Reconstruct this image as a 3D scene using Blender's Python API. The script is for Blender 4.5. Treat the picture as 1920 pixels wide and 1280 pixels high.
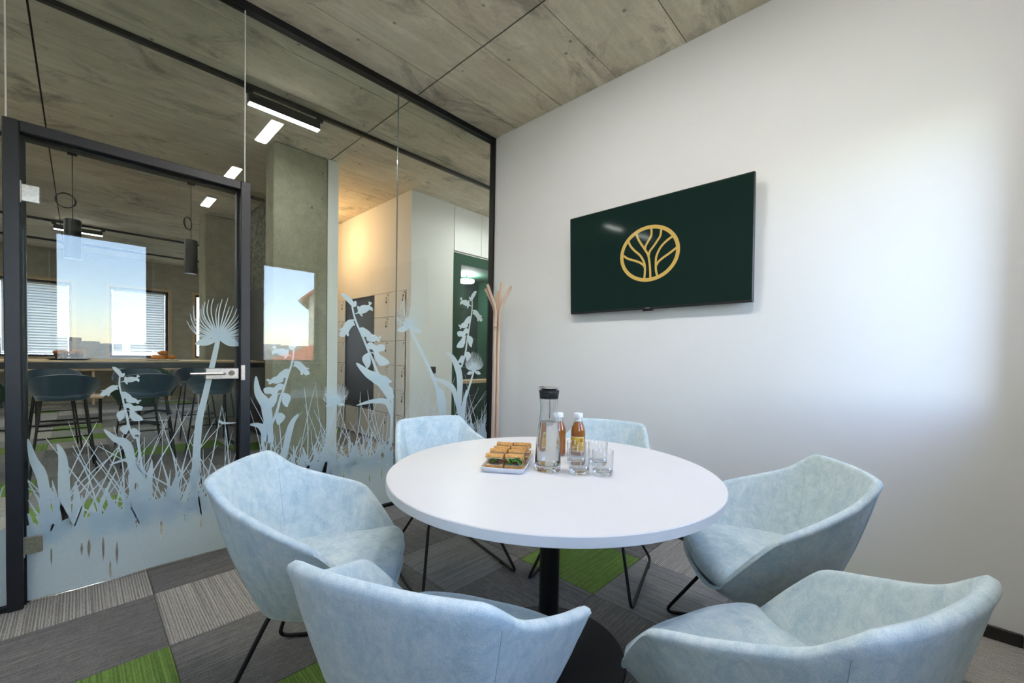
import bpy, math, random
from math import sin, cos, pi, radians as RAD, atan2, hypot, sqrt
from mathutils import Vector, Matrix, noise as mnoise

scene = bpy.context.scene
COL = scene.collection
for o in list(bpy.data.objects):
    bpy.data.objects.remove(o)

# ------------------------------------------------------------------ camera
CAM_H = 1.17
YAW, PIT, ROL = 0.7520257, -0.0236947, -0.0188897
FPX, PCX, PCY = 771.30, 972.58, 686.14
_f = Vector((cos(PIT) * cos(YAW), cos(PIT) * sin(YAW), sin(PIT)))
_r = _f.cross(Vector((0, 0, 1))).normalized()
_d = _f.cross(_r)
_r2 = _r * cos(ROL) + _d * sin(ROL)
_d2 = _d * cos(ROL) - _r * sin(ROL)
cam_data = bpy.data.cameras.new('camera')
cam = bpy.data.objects.new('camera', cam_data)
COL.objects.link(cam)
cam_data.sensor_width = 36.0
cam_data.sensor_fit = 'HORIZONTAL'
cam_data.lens = FPX * 36.0 / 1920.0
cam_data.shift_x = (960.0 - PCX) / 1920.0
cam_data.shift_y = (PCY - 640.0) / 1920.0
cam_data.clip_start = 0.05
cam_data.clip_end = 2000
cam.matrix_world = Matrix(((_r2.x, -_d2.x, -_f.x, 0), (_r2.y, -_d2.y, -_f.y, 0), (_r2.z, -_d2.z, -_f.z, CAM_H), (0, 0, 0, 1)))
scene.camera = cam

# ------------------------------------------------------------------ sky, sun, exposure
world = bpy.data.worlds.new('sky')
scene.world = world
world.use_nodes = True
wn = world.node_tree
wn.nodes.clear()
w_out = wn.nodes.new('ShaderNodeOutputWorld')
w_bg = wn.nodes.new('ShaderNodeBackground')
w_sky = wn.nodes.new('ShaderNodeTexSky')
w_sky.sky_type = 'NISHITA'
w_sky.sun_disc = False
w_sky.sun_elevation = RAD(48)
w_sky.sun_rotation = RAD(300)
w_sky.air_density = 1.0
w_sky.dust_density = 0.4
w_sky.ozone_density = 2.5
w_bg.inputs['Strength'].default_value = 2.8
w_hs = wn.nodes.new('ShaderNodeHueSaturation')      # camera white balance of the daylight
w_hs.inputs['Saturation'].default_value = 0.92
w_wb = wn.nodes.new('ShaderNodeMix'); w_wb.data_type = 'RGBA'; w_wb.blend_type = 'MULTIPLY'; w_wb.inputs[0].default_value = 1.0
w_wb.inputs[7].default_value = (1.03, 0.945, 0.965, 1)
wn.links.new(w_sky.outputs[0], w_hs.inputs['Color'])
wn.links.new(w_hs.outputs[0], w_wb.inputs[6])
wn.links.new(w_wb.outputs[2], w_bg.inputs[0])
wn.links.new(w_bg.outputs[0], w_out.inputs[0])

sun_data = bpy.data.lights.new('sun', 'SUN')
sun_data.energy = 26.0
sun_data.angle = RAD(0.6)
sun_data.color = (1.0, 0.95, 0.86)
sun = bpy.data.objects.new('sun', sun_data)
COL.objects.link(sun)
sun.location = (-20, 12, 30)
sun.rotation_euler = Vector((0.62, -0.28, -0.73)).to_track_quat('-Z', 'Y').to_euler()

vs = scene.view_settings
vs.view_transform = 'Standard'
vs.look = 'None'
vs.gamma = 1.0
vs.use_curve_mapping = False
vs.exposure = 0.32
scene.cycles.use_denoising = True
scene.cycles.use_adaptive_sampling = True
scene.cycles.adaptive_threshold = 0.03
scene.cycles.max_bounces = 12
scene.cycles.diffuse_bounces = 5
scene.cycles.glossy_bounces = 6
scene.cycles.transmission_bounces = 12
scene.cycles.transparent_max_bounces = 24
scene.cycles.sample_clamp_indirect = 8.0
scene.cycles.caustics_reflective = False
scene.cycles.caustics_refractive = True

# key planes of the place (metres)
YG = 2.866        # glass partition
XW = 2.674        # wall with the screen
ZC = 3.2014       # underside of the concrete slab
YB = -0.41        # window wall behind the camera
XL = -1.30        # closing wall of the meeting room
YF = 12.85        # far window wall of the office
OXL, OXR = -4.2, 5.6

# ------------------------------------------------------------------ helpers
def tag(o, label=None, cat=None, group=None, kind=None):
    if label: o['label'] = label
    if cat: o['category'] = cat
    if group: o['group'] = group
    if kind: o['kind'] = kind
    return o

def empty(name, loc=(0, 0, 0), rz=0.0, parent=None):
    o = bpy.data.objects.new(name, None)
    o.empty_display_size = 0.1
    COL.objects.link(o)
    o.location = loc
    o.rotation_euler = (0, 0, rz)
    if parent: o.parent = parent
    return o

def copy_tree(o, parent=None):
    c = o.copy()
    COL.objects.link(c)
    if parent is not None: c.parent = parent
    for ch in list(o.children):
        copy_tree(ch, c)
    return c

def place(o, loc, rz=0.0, rx=0.0):
    o.location = loc
    o.rotation_euler = (rx, 0, rz)
    return o

class MB:
    def __init__(s):
        s.v = []; s.f = []; s.o = (0, 0, 0)
    def add(s, pts, faces):
        b = len(s.v)
        s.v += [tuple(p) for p in pts]
        s.f += [tuple(i + b for i in fc) for fc in faces]
        return s
    def box(s, x0, x1, y0, y1, z0, z1):
        p = [(x, y, z) for z in (z0, z1) for y in (y0, y1) for x in (x0, x1)]
        return s.add(p, [(0, 2, 3, 1), (4, 5, 7, 6), (0, 1, 5, 4), (2, 6, 7, 3), (0, 4, 6, 2), (1, 3, 7, 5)])
    def bbox(s, x0, x1, y0, y1, z0, z1, b=0.004):
        """box with chamfered vertical and horizontal edges"""
        rings = []
        for z, i in ((z0, b), (z0 + b, 0), (z1 - b, 0), (z1, b)):
            c = b
            X0, X1, Y0, Y1 = x0 + i, x1 - i, y0 + i, y1 - i
            rings.append([(X0 + c, Y0, z), (X1 - c, Y0, z), (X1, Y0 + c, z), (X1, Y1 - c, z), (X1 - c, Y1, z), (X0 + c, Y1, z), (X0, Y1 - c, z), (X0, Y0 + c, z)])
        return s.loft(rings)
    def loft(s, rings, cap0=True, cap1=True, closed=True):
        n = len(rings[0]); b = len(s.v)
        for r in rings: s.v += [tuple(p) for p in r]
        m = n if closed else n - 1
        for k in range(len(rings) - 1):
            for i in range(m):
                j = (i + 1) % n
                s.f.append((b + k * n + i, b + k * n + j, b + (k + 1) * n + j, b + (k + 1) * n + i))
        if cap0: s.f.append(tuple(b + i for i in reversed(range(n))))
        if cap1: s.f.append(tuple(b + (len(rings) - 1) * n + i for i in range(n)))
        return s
    def lathe(s, prof, n=32, c=(0, 0, 0), cap0=True, cap1=True):
        rings = [[(c[0] + r * cos(2 * pi * i / n), c[1] + r * sin(2 * pi * i / n), c[2] + z) for i in range(n)] for r, z in prof]
        return s.loft(rings, cap0, cap1)
    def tube(s, path, r, n=8, closed=False):
        P = [Vector(p) for p in path]
        m = len(P); rings = []; up = None
        rad = r if isinstance(r, (list, tuple)) else [r] * m
        for i in range(m):
            if closed: t = (P[(i + 1) % m] - P[i - 1])
            else: t = P[min(i + 1, m - 1)] - P[max(i - 1, 0)]
            t.normalize()
            if up is None:
                up = Vector((0, 0, 1)) if abs(t.z) < 0.9 else Vector((1, 0, 0))
            a = (up - t * up.dot(t)).normalized()
            up = a
            b2 = t.cross(a)
            rings.append([tuple(P[i] + (a * cos(2 * pi * k / n) + b2 * sin(2 * pi * k / n)) * rad[i]) for k in range(n)])
        if closed:
            rings.append(rings[0])
            return s.loft(rings, False, False)
        return s.loft(rings)
    def prism(s, poly, fn0, fn1):
        """2-D polygon extruded between two mappings (u,v)->xyz"""
        n = len(poly)
        p = [fn0(*q) for q in poly] + [fn1(*q) for q in poly]
        return s.add(p, [tuple(reversed(range(n))), tuple(range(n, 2 * n))] + [(i, (i + 1) % n, n + (i + 1) % n, n + i) for i in range(n)])
    def build(s, name, mat, parent=None, smooth=None, world=False):
        v = s.v
        if world and parent is not None:
            L = parent.location
            v = [(a - L.x, b - L.y, c - L.z) for a, b, c in v]
        me = bpy.data.meshes.new(name)
        me.from_pydata(v, [], s.f)
        me.update()
        if smooth is not None:
            me.shade_smooth()
            if smooth < 180: me.set_sharp_from_angle(angle=RAD(smooth))
        me.materials.append(mat)
        o = bpy.data.objects.new(name, me)
        COL.objects.link(o)
        if parent is not None: o.parent = parent
        return o

def spline(pts, n=8, closed=False):
    """Catmull-Rom through points of any dimension"""
    out = []; m = len(pts)
    seg = m if closed else m - 1
    for i in range(seg):
        if closed: p = [pts[(i + k - 1) % m] for k in range(4)]
        else: p = [pts[min(max(i + k - 1, 0), m - 1)] for k in range(4)]
        for q in range(n):
            t = q / n
            out.append(tuple(0.5 * (2 * p[1][d] + (p[2][d] - p[0][d]) * t + (2 * p[0][d] - 5 * p[1][d] + 4 * p[2][d] - p[3][d]) * t * t + (3 * p[1][d] - p[0][d] - 3 * p[2][d] + p[3][d]) * t ** 3) for d in range(len(p[1]))))
    if not closed: out.append(tuple(pts[-1]))
    return out

def fillet(path, r, n=5):
    P = [Vector(p) for p in path]; out = [tuple(P[0])]
    for i in range(1, len(P) - 1):
        a = (P[i - 1] - P[i]); b = (P[i + 1] - P[i])
        d = min(r, a.length * 0.45, b.length * 0.45)
        A = P[i] + a.normalized() * d; B = P[i] + b.normalized() * d
        for k in range(n + 1):
            t = k / n
            out.append(tuple(A * (1 - t) ** 2 + P[i] * 2 * t * (1 - t) + B * t * t))
    out.append(tuple(P[-1]))
    return out

# ------------------------------------------------------------------ materials
class NT:
    def __init__(s, name):
        s.m = bpy.data.materials.new(name); s.m.use_nodes = True
        s.t = s.m.node_tree; s.t.nodes.clear()
        s.out = s.n('ShaderNodeOutputMaterial')
    def n(s, typ, **kw):
        nd = s.t.nodes.new(typ)
        for k, v in kw.items(): setattr(nd, k, v)
        return nd
    def l(s, a, b): s.t.links.new(a, b)
    def val(s, sock, v):
        if isinstance(v, (int, float)): sock.default_value = v
        elif isinstance(v, tuple): sock.default_value = v if len(v) == 4 or len(sock.default_value) == 3 else v + (1,)
        else: s.l(v, sock)
    def coord(s, kind='Object', scale=(1, 1, 1)):
        if kind == 'World': src = s.n('ShaderNodeNewGeometry').outputs['Position']
        else: src = s.n('ShaderNodeTexCoord').outputs[kind]
        mp = s.n('ShaderNodeMapping'); s.l(src, mp.inputs[0]); mp.inputs['Scale'].default_value = scale
        return mp.outputs[0]
    def noise(s, vec, scale=5, detail=3, rough=0.5, dist=0.0):
        nd = s.n('ShaderNodeTexNoise'); s.l(vec, nd.inputs['Vector'])
        nd.inputs['Scale'].default_value = scale; nd.inputs['Detail'].default_value = detail
        nd.inputs['Roughness'].default_value = rough; nd.inputs['Distortion'].default_value = dist
        return nd.outputs['Fac']
    def ramp(s, fac, stops):
        nd = s.n('ShaderNodeValToRGB'); s.l(fac, nd.inputs[0]); cr = nd.color_ramp
        while len(cr.elements) < len(stops): cr.elements.new(0.5)
        for e, (p, c) in zip(cr.elements, stops):
            e.position = p; e.color = (c + (1,)) if len(c) == 3 else c
        return nd.outputs[0]
    def mix(s, fac, a, b, mode='MIX'):
        nd = s.n('ShaderNodeMix', data_type='RGBA', blend_type=mode)
        s.val(nd.inputs[0], fac); s.val(nd.inputs[6], a); s.val(nd.inputs[7], b)
        return nd.outputs[2]
    def math(s, op, a, b=0.0, clamp=False):
        nd = s.n('ShaderNodeMath', operation=op); nd.use_clamp = clamp
        s.val(nd.inputs[0], a); s.val(nd.inputs[1], b)
        return nd.outputs[0]
    def bump(s, h, strength=0.3, dist=0.002):
        nd = s.n('ShaderNodeBump'); s.l(h, nd.inputs['Height'])
        nd.inputs['Strength'].default_value = strength; nd.inputs['Distance'].default_value = dist
        return nd.outputs[0]
    def princ(s, color, rough=0.5, metal=0.0, spec=0.5, normal=None, **kw):
        p = s.n('ShaderNodeBsdfPrincipled')
        s.val(p.inputs['Base Color'], color); s.val(p.inputs['Roughness'], rough)
        s.val(p.inputs['Metallic'], metal); s.val(p.inputs['Specular IOR Level'], spec)
        if normal is not None: s.l(normal, p.inputs['Normal'])
        for k, v in kw.items(): s.val(p.inputs[k.replace('_', ' ')], v)
        s.l(p.outputs[0], s.out.inputs[0])
        return s.m

def plain(name, col, rough=0.5, metal=0.0, spec=0.5, var=0.06, vs_=6.0, bump=0.0, bs=60.0, **kw):
    """procedural surface: slight tone variation + fine relief"""
    t = NT(name); v = t.coord('Object')
    f = t.noise(v, vs_, 4)
    c2 = tuple(max(0, x * (1 - var * 2)) for x in col)
    c = t.ramp(f, [(0.3, c2), (0.7, tuple(min(1, x * (1 + var)) for x in col))])
    nm = t.bump(t.noise(v, bs, 3), bump) if bump else None
    return t.princ(c, rough, metal, spec, nm, **kw)

M = {}
M['wall_white'] = plain('wall_paint_white', (0.80, 0.80, 0.79), 0.75, spec=0.25, var=0.01, vs_=1.2, bump=0.06, bs=220)
M['white_gloss'] = plain('white_lacquer', (0.80, 0.81, 0.81), 0.38, var=0.01)
M['table_white'] = plain('white_laminate', (0.76, 0.755, 0.755), 0.32, var=0.006, spec=0.4)
M['black_metal'] = plain('black_powder_coat', (0.007, 0.0075, 0.009), 0.45, var=0.1, vs_=40, spec=0.35)
M['anthracite'] = plain('anthracite_aluminium', (0.012, 0.014, 0.019), 0.42, var=0.08, vs_=20)
M['steel'] = plain('brushed_steel', (0.62, 0.58, 0.54), 0.28, metal=1.0, var=0.1, vs_=90)
M['chrome'] = plain('polished_steel', (0.75, 0.75, 0.76), 0.1, metal=1.0, var=0.02)
M['dark_green'] = plain('dark_green_felt', (0.012, 0.062, 0.036), 0.85, var=0.12, vs_=30, bump=0.3, bs=300)
M['dark_panel'] = plain('dark_brown_panel', (0.022, 0.020, 0.018), 0.45, var=0.15, vs_=8)
M['blue_fabric'] = plain('petrol_blue_upholstery', (0.0022, 0.034, 0.066), 0.45, var=0.12, vs_=25, bump=0.2, bs=250, Sheen_Weight=0.4)
M['green_fabric'] = plain('bottle_green_upholstery', (0.010, 0.055, 0.032), 0.8, var=0.12, vs_=25, bump=0.2, bs=250)
M['black_screen'] = plain('black_backboard', (0.010, 0.013, 0.022), 0.3, var=0.1)
M['plastic_black'] = plain('black_plastic', (0.010, 0.010, 0.011), 0.35, var=0.05)
M['plastic_white'] = plain('white_plastic', (0.85, 0.85, 0.86), 0.4, var=0.01)
M['porcelain'] = plain('white_porcelain', (0.82, 0.84, 0.87), 0.2, var=0.005)
M['cream_plaster'] = plain('cream_plaster', (0.85, 0.78, 0.60), 0.9, var=0.04, vs_=1.0)
M['rubber'] = plain('black_rubber', (0.015, 0.015, 0.016), 0.7, var=0.1)

def wood(name, a, b, rough=0.5, scale=(3, 3, 30)):
    t = NT(name); v = t.coord('Object', scale)
    f = t.noise(v, 2.5, 5, 0.6, 0.6)
    g = t.noise(t.coord('Object', tuple(x * 6 for x in scale)), 4, 2)
    c = t.mix(0.25, t.ramp(f, [(0.3, a), (0.7, b)]), t.ramp(g, [(0.35, a), (0.65, b)]))
    return t.princ(c, rough, spec=0.35, normal=t.bump(f, 0.1))
M['beech'] = wood('beech_wood', (0.60, 0.43, 0.31), (0.72, 0.55, 0.42), 0.5, (40, 40, 2))
M['oak'] = wood('oak_board', (0.42, 0.29, 0.16), (0.58, 0.43, 0.27), 0.55, (2, 30, 30))

def concrete(name, a, b, streak=(0.9, 9, 9), panel=0.10, stain=0.55, streaky=0.45):
    t = NT(name); w = t.coord('World')
    ws = t.coord('World', streak)
    big = t.noise(w, 0.9, 5, 0.62, 0.4)
    st = t.noise(ws, 2.2, 6, 0.68, 0.3)
    fine = t.noise(w, 45, 4, 0.7)
    c = t.ramp(big, [(0.30, a), (0.68, b)])
    c = t.mix(streaky, c, t.ramp(st, [(0.30, tuple(x * 0.55 for x in a)), (0.50, a), (0.72, tuple(min(1, x * 1.15) for x in b))]))
    c = t.mix(0.22, c, t.ramp(fine, [(0.3, (0.05, 0.045, 0.035)), (0.7, (0.5, 0.48, 0.42))]), 'OVERLAY')
    # brown damp stains and small pits
    sn = t.noise(t.coord('World', (1.0, 1.5, 1)), 1.7, 6, 0.72, 0.8)
    c = t.mix(t.math('MULTIPLY', t.ramp(sn, [(0.54, (0, 0, 0)), (0.68, (1, 1, 1))]), stain), c, tuple(x * 0.42 for x in a))
    pit = t.n('ShaderNodeTexVoronoi'); t.l(w, pit.inputs['Vector']); pit.inputs['Scale'].default_value = 5.5
    pk = t.ramp(pit.outputs['Distance'], [(0.045, (1, 1, 1)), (0.09, (0, 0, 0))])
    c = t.mix(t.math('MULTIPLY', pk, 0.6), c, (0.05, 0.042, 0.03))
    oi = t.n('ShaderNodeObjectInfo')
    k = t.math('ADD', t.math('MULTIPLY', oi.outputs['Random'], panel * 2), 1 - panel)
    vm = t.n('ShaderNodeVectorMath', operation='SCALE'); t.l(c, vm.inputs[0]); t.l(k, vm.inputs['Scale'])
    h = t.math('ADD', t.math('MULTIPLY', st, 0.7), t.math('MULTIPLY', fine, 0.3))
    return t.princ(vm.outputs[0], 0.85, spec=0.25, normal=t.bump(h, 0.5, 0.006))
M['ceiling'] = concrete('board_marked_concrete', (0.56, 0.50, 0.405), (0.84, 0.78, 0.665), (1.3, 8, 8), 0.07, 0.75, 0.26)
M['pillar'] = concrete('cast_concrete', (0.27, 0.255, 0.185), (0.40, 0.38, 0.29), (3, 3, 2), 0.03, 0.25, 0.3)
M['wall_concrete'] = concrete('office_wall_concrete', (0.36, 0.335, 0.26), (0.48, 0.455, 0.38), (2, 2, 4), 0.02, 0.15, 0.3)
M['groove'] = plain('formwork_joint', (0.05, 0.046, 0.036), 0.9, var=0.2)

def mottled():
    t = NT('mottled_stone_cladding'); w = t.coord('World')
    f = t.noise(w, 9, 6, 0.75, 1.5); g = t.noise(w, 30, 3)
    c = t.mix(0.4, t.ramp(f, [(0.40, (0.035, 0.045, 0.03)), (0.52, (0.10, 0.10, 0.07)), (0.62, (0.28, 0.27, 0.21))]), t.ramp(g, [(0.4, (0.03, 0.04, 0.03)), (0.6, (0.25, 0.24, 0.19))]))
    return t.princ(c, 0.8, normal=t.bump(f, 0.6, 0.02))
M['mottled'] = mottled()

def velvet():
    t = NT('pale_blue_velvet'); v = t.coord('Object')
    oi = t.n('ShaderNodeObjectInfo')
    add = t.n('ShaderNodeVectorMath', operation='ADD'); t.l(v, add.inputs[0])
    cmb = t.n('ShaderNodeCombineXYZ'); rr = t.math('MULTIPLY', oi.outputs['Random'], 37.0)
    for i in range(3): t.l(rr, cmb.inputs[i])
    t.l(cmb.outputs[0], add.inputs[1]); v = add.outputs[0]
    mp = t.n('ShaderNodeMapping'); t.l(v, mp.inputs[0]); mp.inputs['Scale'].default_value = (1.6, 1.6, 0.7)
    f = t.noise(mp.outputs[0], 5.5, 7, 0.70, 1.6)
    g = t.noise(v, 26, 5, 0.7, 1.0)
    h = t.noise(v, 420, 2)
    c = t.ramp(f, [(0.34, (0.42, 0.555, 0.615)), (0.50, (0.57, 0.685, 0.715)), (0.66, (0.72, 0.79, 0.785))])
    c = t.mix(0.34, c, t.ramp(g, [(0.38, (0.30, 0.46, 0.55)), (0.62, (0.78, 0.85, 0.84))]))
    c = t.mix(0.20, c, t.ramp(h, [(0.35, (0.30, 0.42, 0.46)), (0.65, (0.85, 0.9, 0.92))]))
    return t.princ(c, 0.85, spec=0.15, normal=t.bump(t.math('ADD', h, t.math('MULTIPLY', g, 1.5)), 0.35, 0.0015), Sheen_Weight=0.55, Sheen_Roughness=0.35, Sheen_Tint=(0.85, 0.92, 0.95, 1))
M['velvet'] = velvet()
M['velvet_seam'] = plain('seam_thread', (0.40, 0.52, 0.55), 0.9, var=0.1)

def carpet(name, a, b, c3, cross=0.35, sx=150, wave=0.25):
    """loop-pile tile: fine stripes running along local Y"""
    t = NT(name)
    oi = t.n('ShaderNodeObjectInfo')
    v0 = t.n('ShaderNodeTexCoord').outputs['Object']
    cmb = t.n('ShaderNodeCombineXYZ'); t.l(t.math('MULTIPLY', oi.outputs['Random'], 23.0), cmb.inputs[0]); t.l(t.math('MULTIPLY', oi.outputs['Random'], 51.0), cmb.inputs[1])
    add = t.n('ShaderNodeVectorMath', operation='ADD'); t.l(v0, add.inputs[0]); t.l(cmb.outputs[0], add.inputs[1])
    def mp(sc):
        m = t.n('ShaderNodeMapping'); t.l(add.outputs[0], m.inputs[0]); m.inputs['Scale'].default_value = sc; return m.outputs[0]
    s1 = t.noise(mp((sx, 1.2, 1)), 1.0, 1.0, 0.4)
    s2 = t.noise(mp((sx * 0.35, 22, 1)), 1.0, 3, 0.6)
    s3 = t.noise(mp((330, 330, 330)), 1.0, 2, 0.5)
    wv = t.n('ShaderNodeTexWave', wave_type='BANDS', bands_direction='X'); t.l(add.outputs[0], wv.inputs['Vector'])
    wv.inputs['Scale'].default_value = 31.0; wv.inputs['Distortion'].default_value = 2.2; wv.inputs['Detail'].default_value = 2.0; wv.inputs['Detail Scale'].default_value = 3.0
    s1 = t.math('ADD', t.math('MULTIPLY', s1, 1 - wave), t.math('MULTIPLY', t.math('ADD', t.math('MULTIPLY', wv.outputs['Fac'], 0.5), 0.25), wave))
    col = t.ramp(s1, [(0.40, a), (0.50, b), (0.62, c3)])
    col = t.mix(cross, col, t.ramp(s2, [(0.35, a), (0.65, c3)]))
    col = t.mix(0.30, col, t.ramp(s3, [(0.3, tuple(x * 0.35 for x in a)), (0.7, tuple(min(1, x * 1.4) for x in c3))]))
    h = t.math('ADD', t.math('MULTIPLY', s1, 0.6), t.math('MULTIPLY', s3, 0.6))
    return t.princ(col, 0.95, spec=0.1, normal=t.bump(h, 0.9, 0.004))
M['c_dark'] = carpet('carpet_dark_grey', (0.095, 0.093, 0.095), (0.150, 0.146, 0.146), (0.27, 0.26, 0.25))
M['c_mid'] = carpet('carpet_mid_grey', (0.15, 0.152, 0.158), (0.225, 0.226, 0.23), (0.35, 0.345, 0.34), 0.25)
M['c_light'] = carpet('carpet_light_stripe', (0.12, 0.11, 0.10), (0.36, 0.34, 0.315), (0.60, 0.57, 0.53), 0.16, 250, 0.40)
M['c_green'] = carpet('carpet_grass_green', (0.075, 0.135, 0.035), (0.145, 0.255, 0.055), (0.25, 0.38, 0.10), 0.25, 170)

def glass_sheet(name, tint=(0.93, 0.97, 0.955), rough=0.0, ior=1.5):
    """clear flat glass: see-through sheet with Fresnel mirror reflection"""
    t = NT(name)
    tr = t.n('ShaderNodeBsdfTransparent'); tr.inputs[0].default_value = tint + (1,)
    gl = t.n('ShaderNodeBsdfGlossy'); gl.inputs['Roughness'].default_value = rough
    geo = t.n('ShaderNodeNewGeometry'); fr = t.n('ShaderNodeFresnel')
    io = t.math('ADD', ior, t.math('MULTIPLY', geo.outputs['Backfacing'], 1 / ior - ior))
    t.l(io, fr.inputs['IOR'])
    mx = t.n('ShaderNodeMixShader'); t.l(fr.outputs[0], mx.inputs[0]); t.l(tr.outputs[0], mx.inputs[1]); t.l(gl.outputs[0], mx.inputs[2])
    t.l(mx.outputs[0], t.out.inputs[0])
    return t.m
M['glass'] = glass_sheet('partition_glass', ior=1.43)
M['window_glass'] = glass_sheet('window_glass', (0.97, 0.99, 0.985))

def film():
    t = NT('frosted_film'); v = t.coord('World')
    f = t.noise(v, 300, 2)
    c = t.ramp(f, [(0.3, (0.76, 0.83, 0.93)), (0.7, (0.86, 0.91, 0.99))])
    d = t.n('ShaderNodeBsdfDiffuse'); t.l(c, d.inputs[0])
    tl = t.n('ShaderNodeBsdfTranslucent'); t.l(c, tl.inputs[0])
    mx = t.n('ShaderNodeMixShader'); mx.inputs[0].default_value = 0.38
    t.l(d.outputs[0], mx.inputs[1]); t.l(tl.outputs[0], mx.inputs[2]); t.l(mx.outputs[0], t.out.inputs[0])
    return t.m
M['film'] = film()

def emit(name, col, strength):
    t = NT(name); e = t.n('ShaderNodeEmission'); f = t.noise(t.coord('Object'), 3, 1)
    c = t.ramp(f, [(0.0, tuple(x * 0.96 for x in col)), (1.0, col)])
    t.l(c, e.inputs[0]); e.inputs[1].default_value = strength; t.l(e.outputs[0], t.out.inputs[0]); return t.m
M['lamp_white'] = emit('lamp_diffuser_lit', (1.0, 0.972, 0.965), 122.0)
M['lamp_office'] = emit('office_diffuser_lit', (1.0, 0.97, 0.93), 112.0)
M['lamp_fill'] = emit('fill_diffuser_lit', (1.0, 0.97, 0.92), 170.0)  # strong emission used only by added fill lamps
M['lamp_dim'] = emit('dimmed_diffuser_lit', (1.0, 0.93, 0.85), 5.0)
M['lamp_warm'] = emit('warm_lamp_lit', (1.0, 0.60, 0.29), 150.0)

def screen_mat(name, col, strength):
    t = NT(name); p = t.n('ShaderNodeBsdfPrincipled')
    p.inputs['Base Color'].default_value = (0.004, 0.006, 0.005, 1); p.inputs['Roughness'].default_value = 0.07; p.inputs['Specular IOR Level'].default_value = 0.09
    f = t.noise(t.coord('Object'), 2, 1); c = t.ramp(f, [(0, tuple(x * 0.95 for x in col)), (1, col)])
    t.l(c, p.inputs['Emission Color']); p.inputs['Emission Strength'].default_value = strength
    t.l(p.outputs[0], t.out.inputs[0]); return t.m
M['screen'] = screen_mat('screen_dark_green', (0.0042, 0.0135, 0.0110), 1.0)
M['logo'] = screen_mat('screen_gold', (0.46, 0.31, 0.085), 1.0)

def solid_glass(name, col=(1, 1, 1), ior=1.45, rough=0.0):
    t = NT(name); f = t.noise(t.coord('Object'), 4, 1)
    c = t.ramp(f, [(0, tuple(x * 0.985 for x in col)), (1, col)])
    return t.princ(c, rough, spec=0.5, Transmission_Weight=1.0, IOR=ior)
M['drink_glass'] = solid_glass('drinking_glass', (0.98, 0.99, 0.99))
M['thin_glass'] = glass_sheet('thin_tumbler_glass', (0.985, 0.99, 0.99))
M['water'] = solid_glass('water', (0.97, 0.985, 0.985), 1.33)

def juice():
    t = NT('apple_juice'); f = t.noise(t.coord('Object'), 5, 2)
    c = t.ramp(f, [(0.3, (0.36, 0.10, 0.010)), (0.7, (0.50, 0.16, 0.018))])
    return t.princ(c, 0.12, spec=0.6, Transmission_Weight=0.12, IOR=1.34)
M['juice'] = juice()

def bread(name, a, b, c3):
    t = NT(name); v = t.coord('Object')
    f = t.noise(v, 22, 5, 0.7, 0.6); g = t.noise(v, 160, 3)
    c = t.mix(0.35, t.ramp(f, [(0.30, a), (0.5, b), (0.68, c3)]), t.ramp(g, [(0.35, a), (0.65, c3)]))
    return t.princ(c, 0.7, spec=0.3, normal=t.bump(g, 0.5, 0.002))
M['crust'] = bread('baked_crust', (0.36, 0.15, 0.035), (0.58, 0.28, 0.075), (0.70, 0.42, 0.16))
M['crumb'] = bread('bread_crumb', (0.62, 0.48, 0.28), (0.74, 0.62, 0.42), (0.82, 0.73, 0.55))
M['lettuce'] = bread('lettuce_leaf', (0.020, 0.075, 0.012), (0.055, 0.17, 0.025), (0.22, 0.38, 0.08))
M['ham'] = bread('cured_ham', (0.30, 0.06, 0.05), (0.48, 0.14, 0.12), (0.62, 0.34, 0.30))
M['pale_cheese'] = bread('pale_spread', (0.60, 0.56, 0.40), (0.70, 0.66, 0.50), (0.80, 0.78, 0.66))
M['muffin'] = bread('muffin_top', (0.10, 0.028, 0.005), (0.24, 0.075, 0.012), (0.38, 0.14, 0.028))
M['paper_brown'] = plain('brown_paper_case', (0.05, 0.02, 0.009), 0.8, var=0.15)
M['pastry'] = bread('glazed_pastry', (0.24, 0.06, 0.008), (0.48, 0.16, 0.02), (0.64, 0.28, 0.05))

def label_mat():
    t = NT('yellow_bottle_label'); f = t.noise(t.coord('Object'), 30, 2)
    c = t.ramp(f, [(0.35, (0.62, 0.33, 0.015)), (0.65, (0.74, 0.46, 0.04))])
    return t.princ(c, 0.5)
M['label'] = label_mat()
M['label_dark'] = plain('label_print_brown', (0.055, 0.028, 0.018), 0.5, var=0.05)
M['label_cream'] = plain('label_border_cream', (0.72, 0.60, 0.36), 0.5, var=0.04)

def roof_mat():
    t = NT('red_roof_tiles'); v = t.coord('Object')
    f = t.noise(v, 6, 4); c = t.ramp(f, [(0.3, (0.46, 0.115, 0.060)), (0.7, (0.62, 0.20, 0.12))])
    return t.princ(c, 0.85)
M['roof'] = roof_mat()

def city_mat():
    t = NT('distant_facades'); oi = t.n('ShaderNodeNewGeometry')
    f = t.n('ShaderNodeValToRGB'); t.l(oi.outputs['Random Per Island'], f.inputs[0])
    f.color_ramp.elements[0].color = (0.66, 0.64, 0.60, 1); f.color_ramp.elements[1].color = (0.88, 0.87, 0.85, 1)
    e = f.color_ramp.elements.new(0.6); e.color = (0.72, 0.62, 0.50, 1)
    w = t.noise(t.coord('World', (0.25, 0.25, 0.6)), 1.0, 2)
    c = t.mix(t.ramp(w, [(0.45, (0, 0, 0)), (0.6, (0.5, 0.5, 0.5))]), f.outputs[0], (0.20, 0.24, 0.28))
    return t.princ(c, 0.9)
M['city'] = city_mat()

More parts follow.
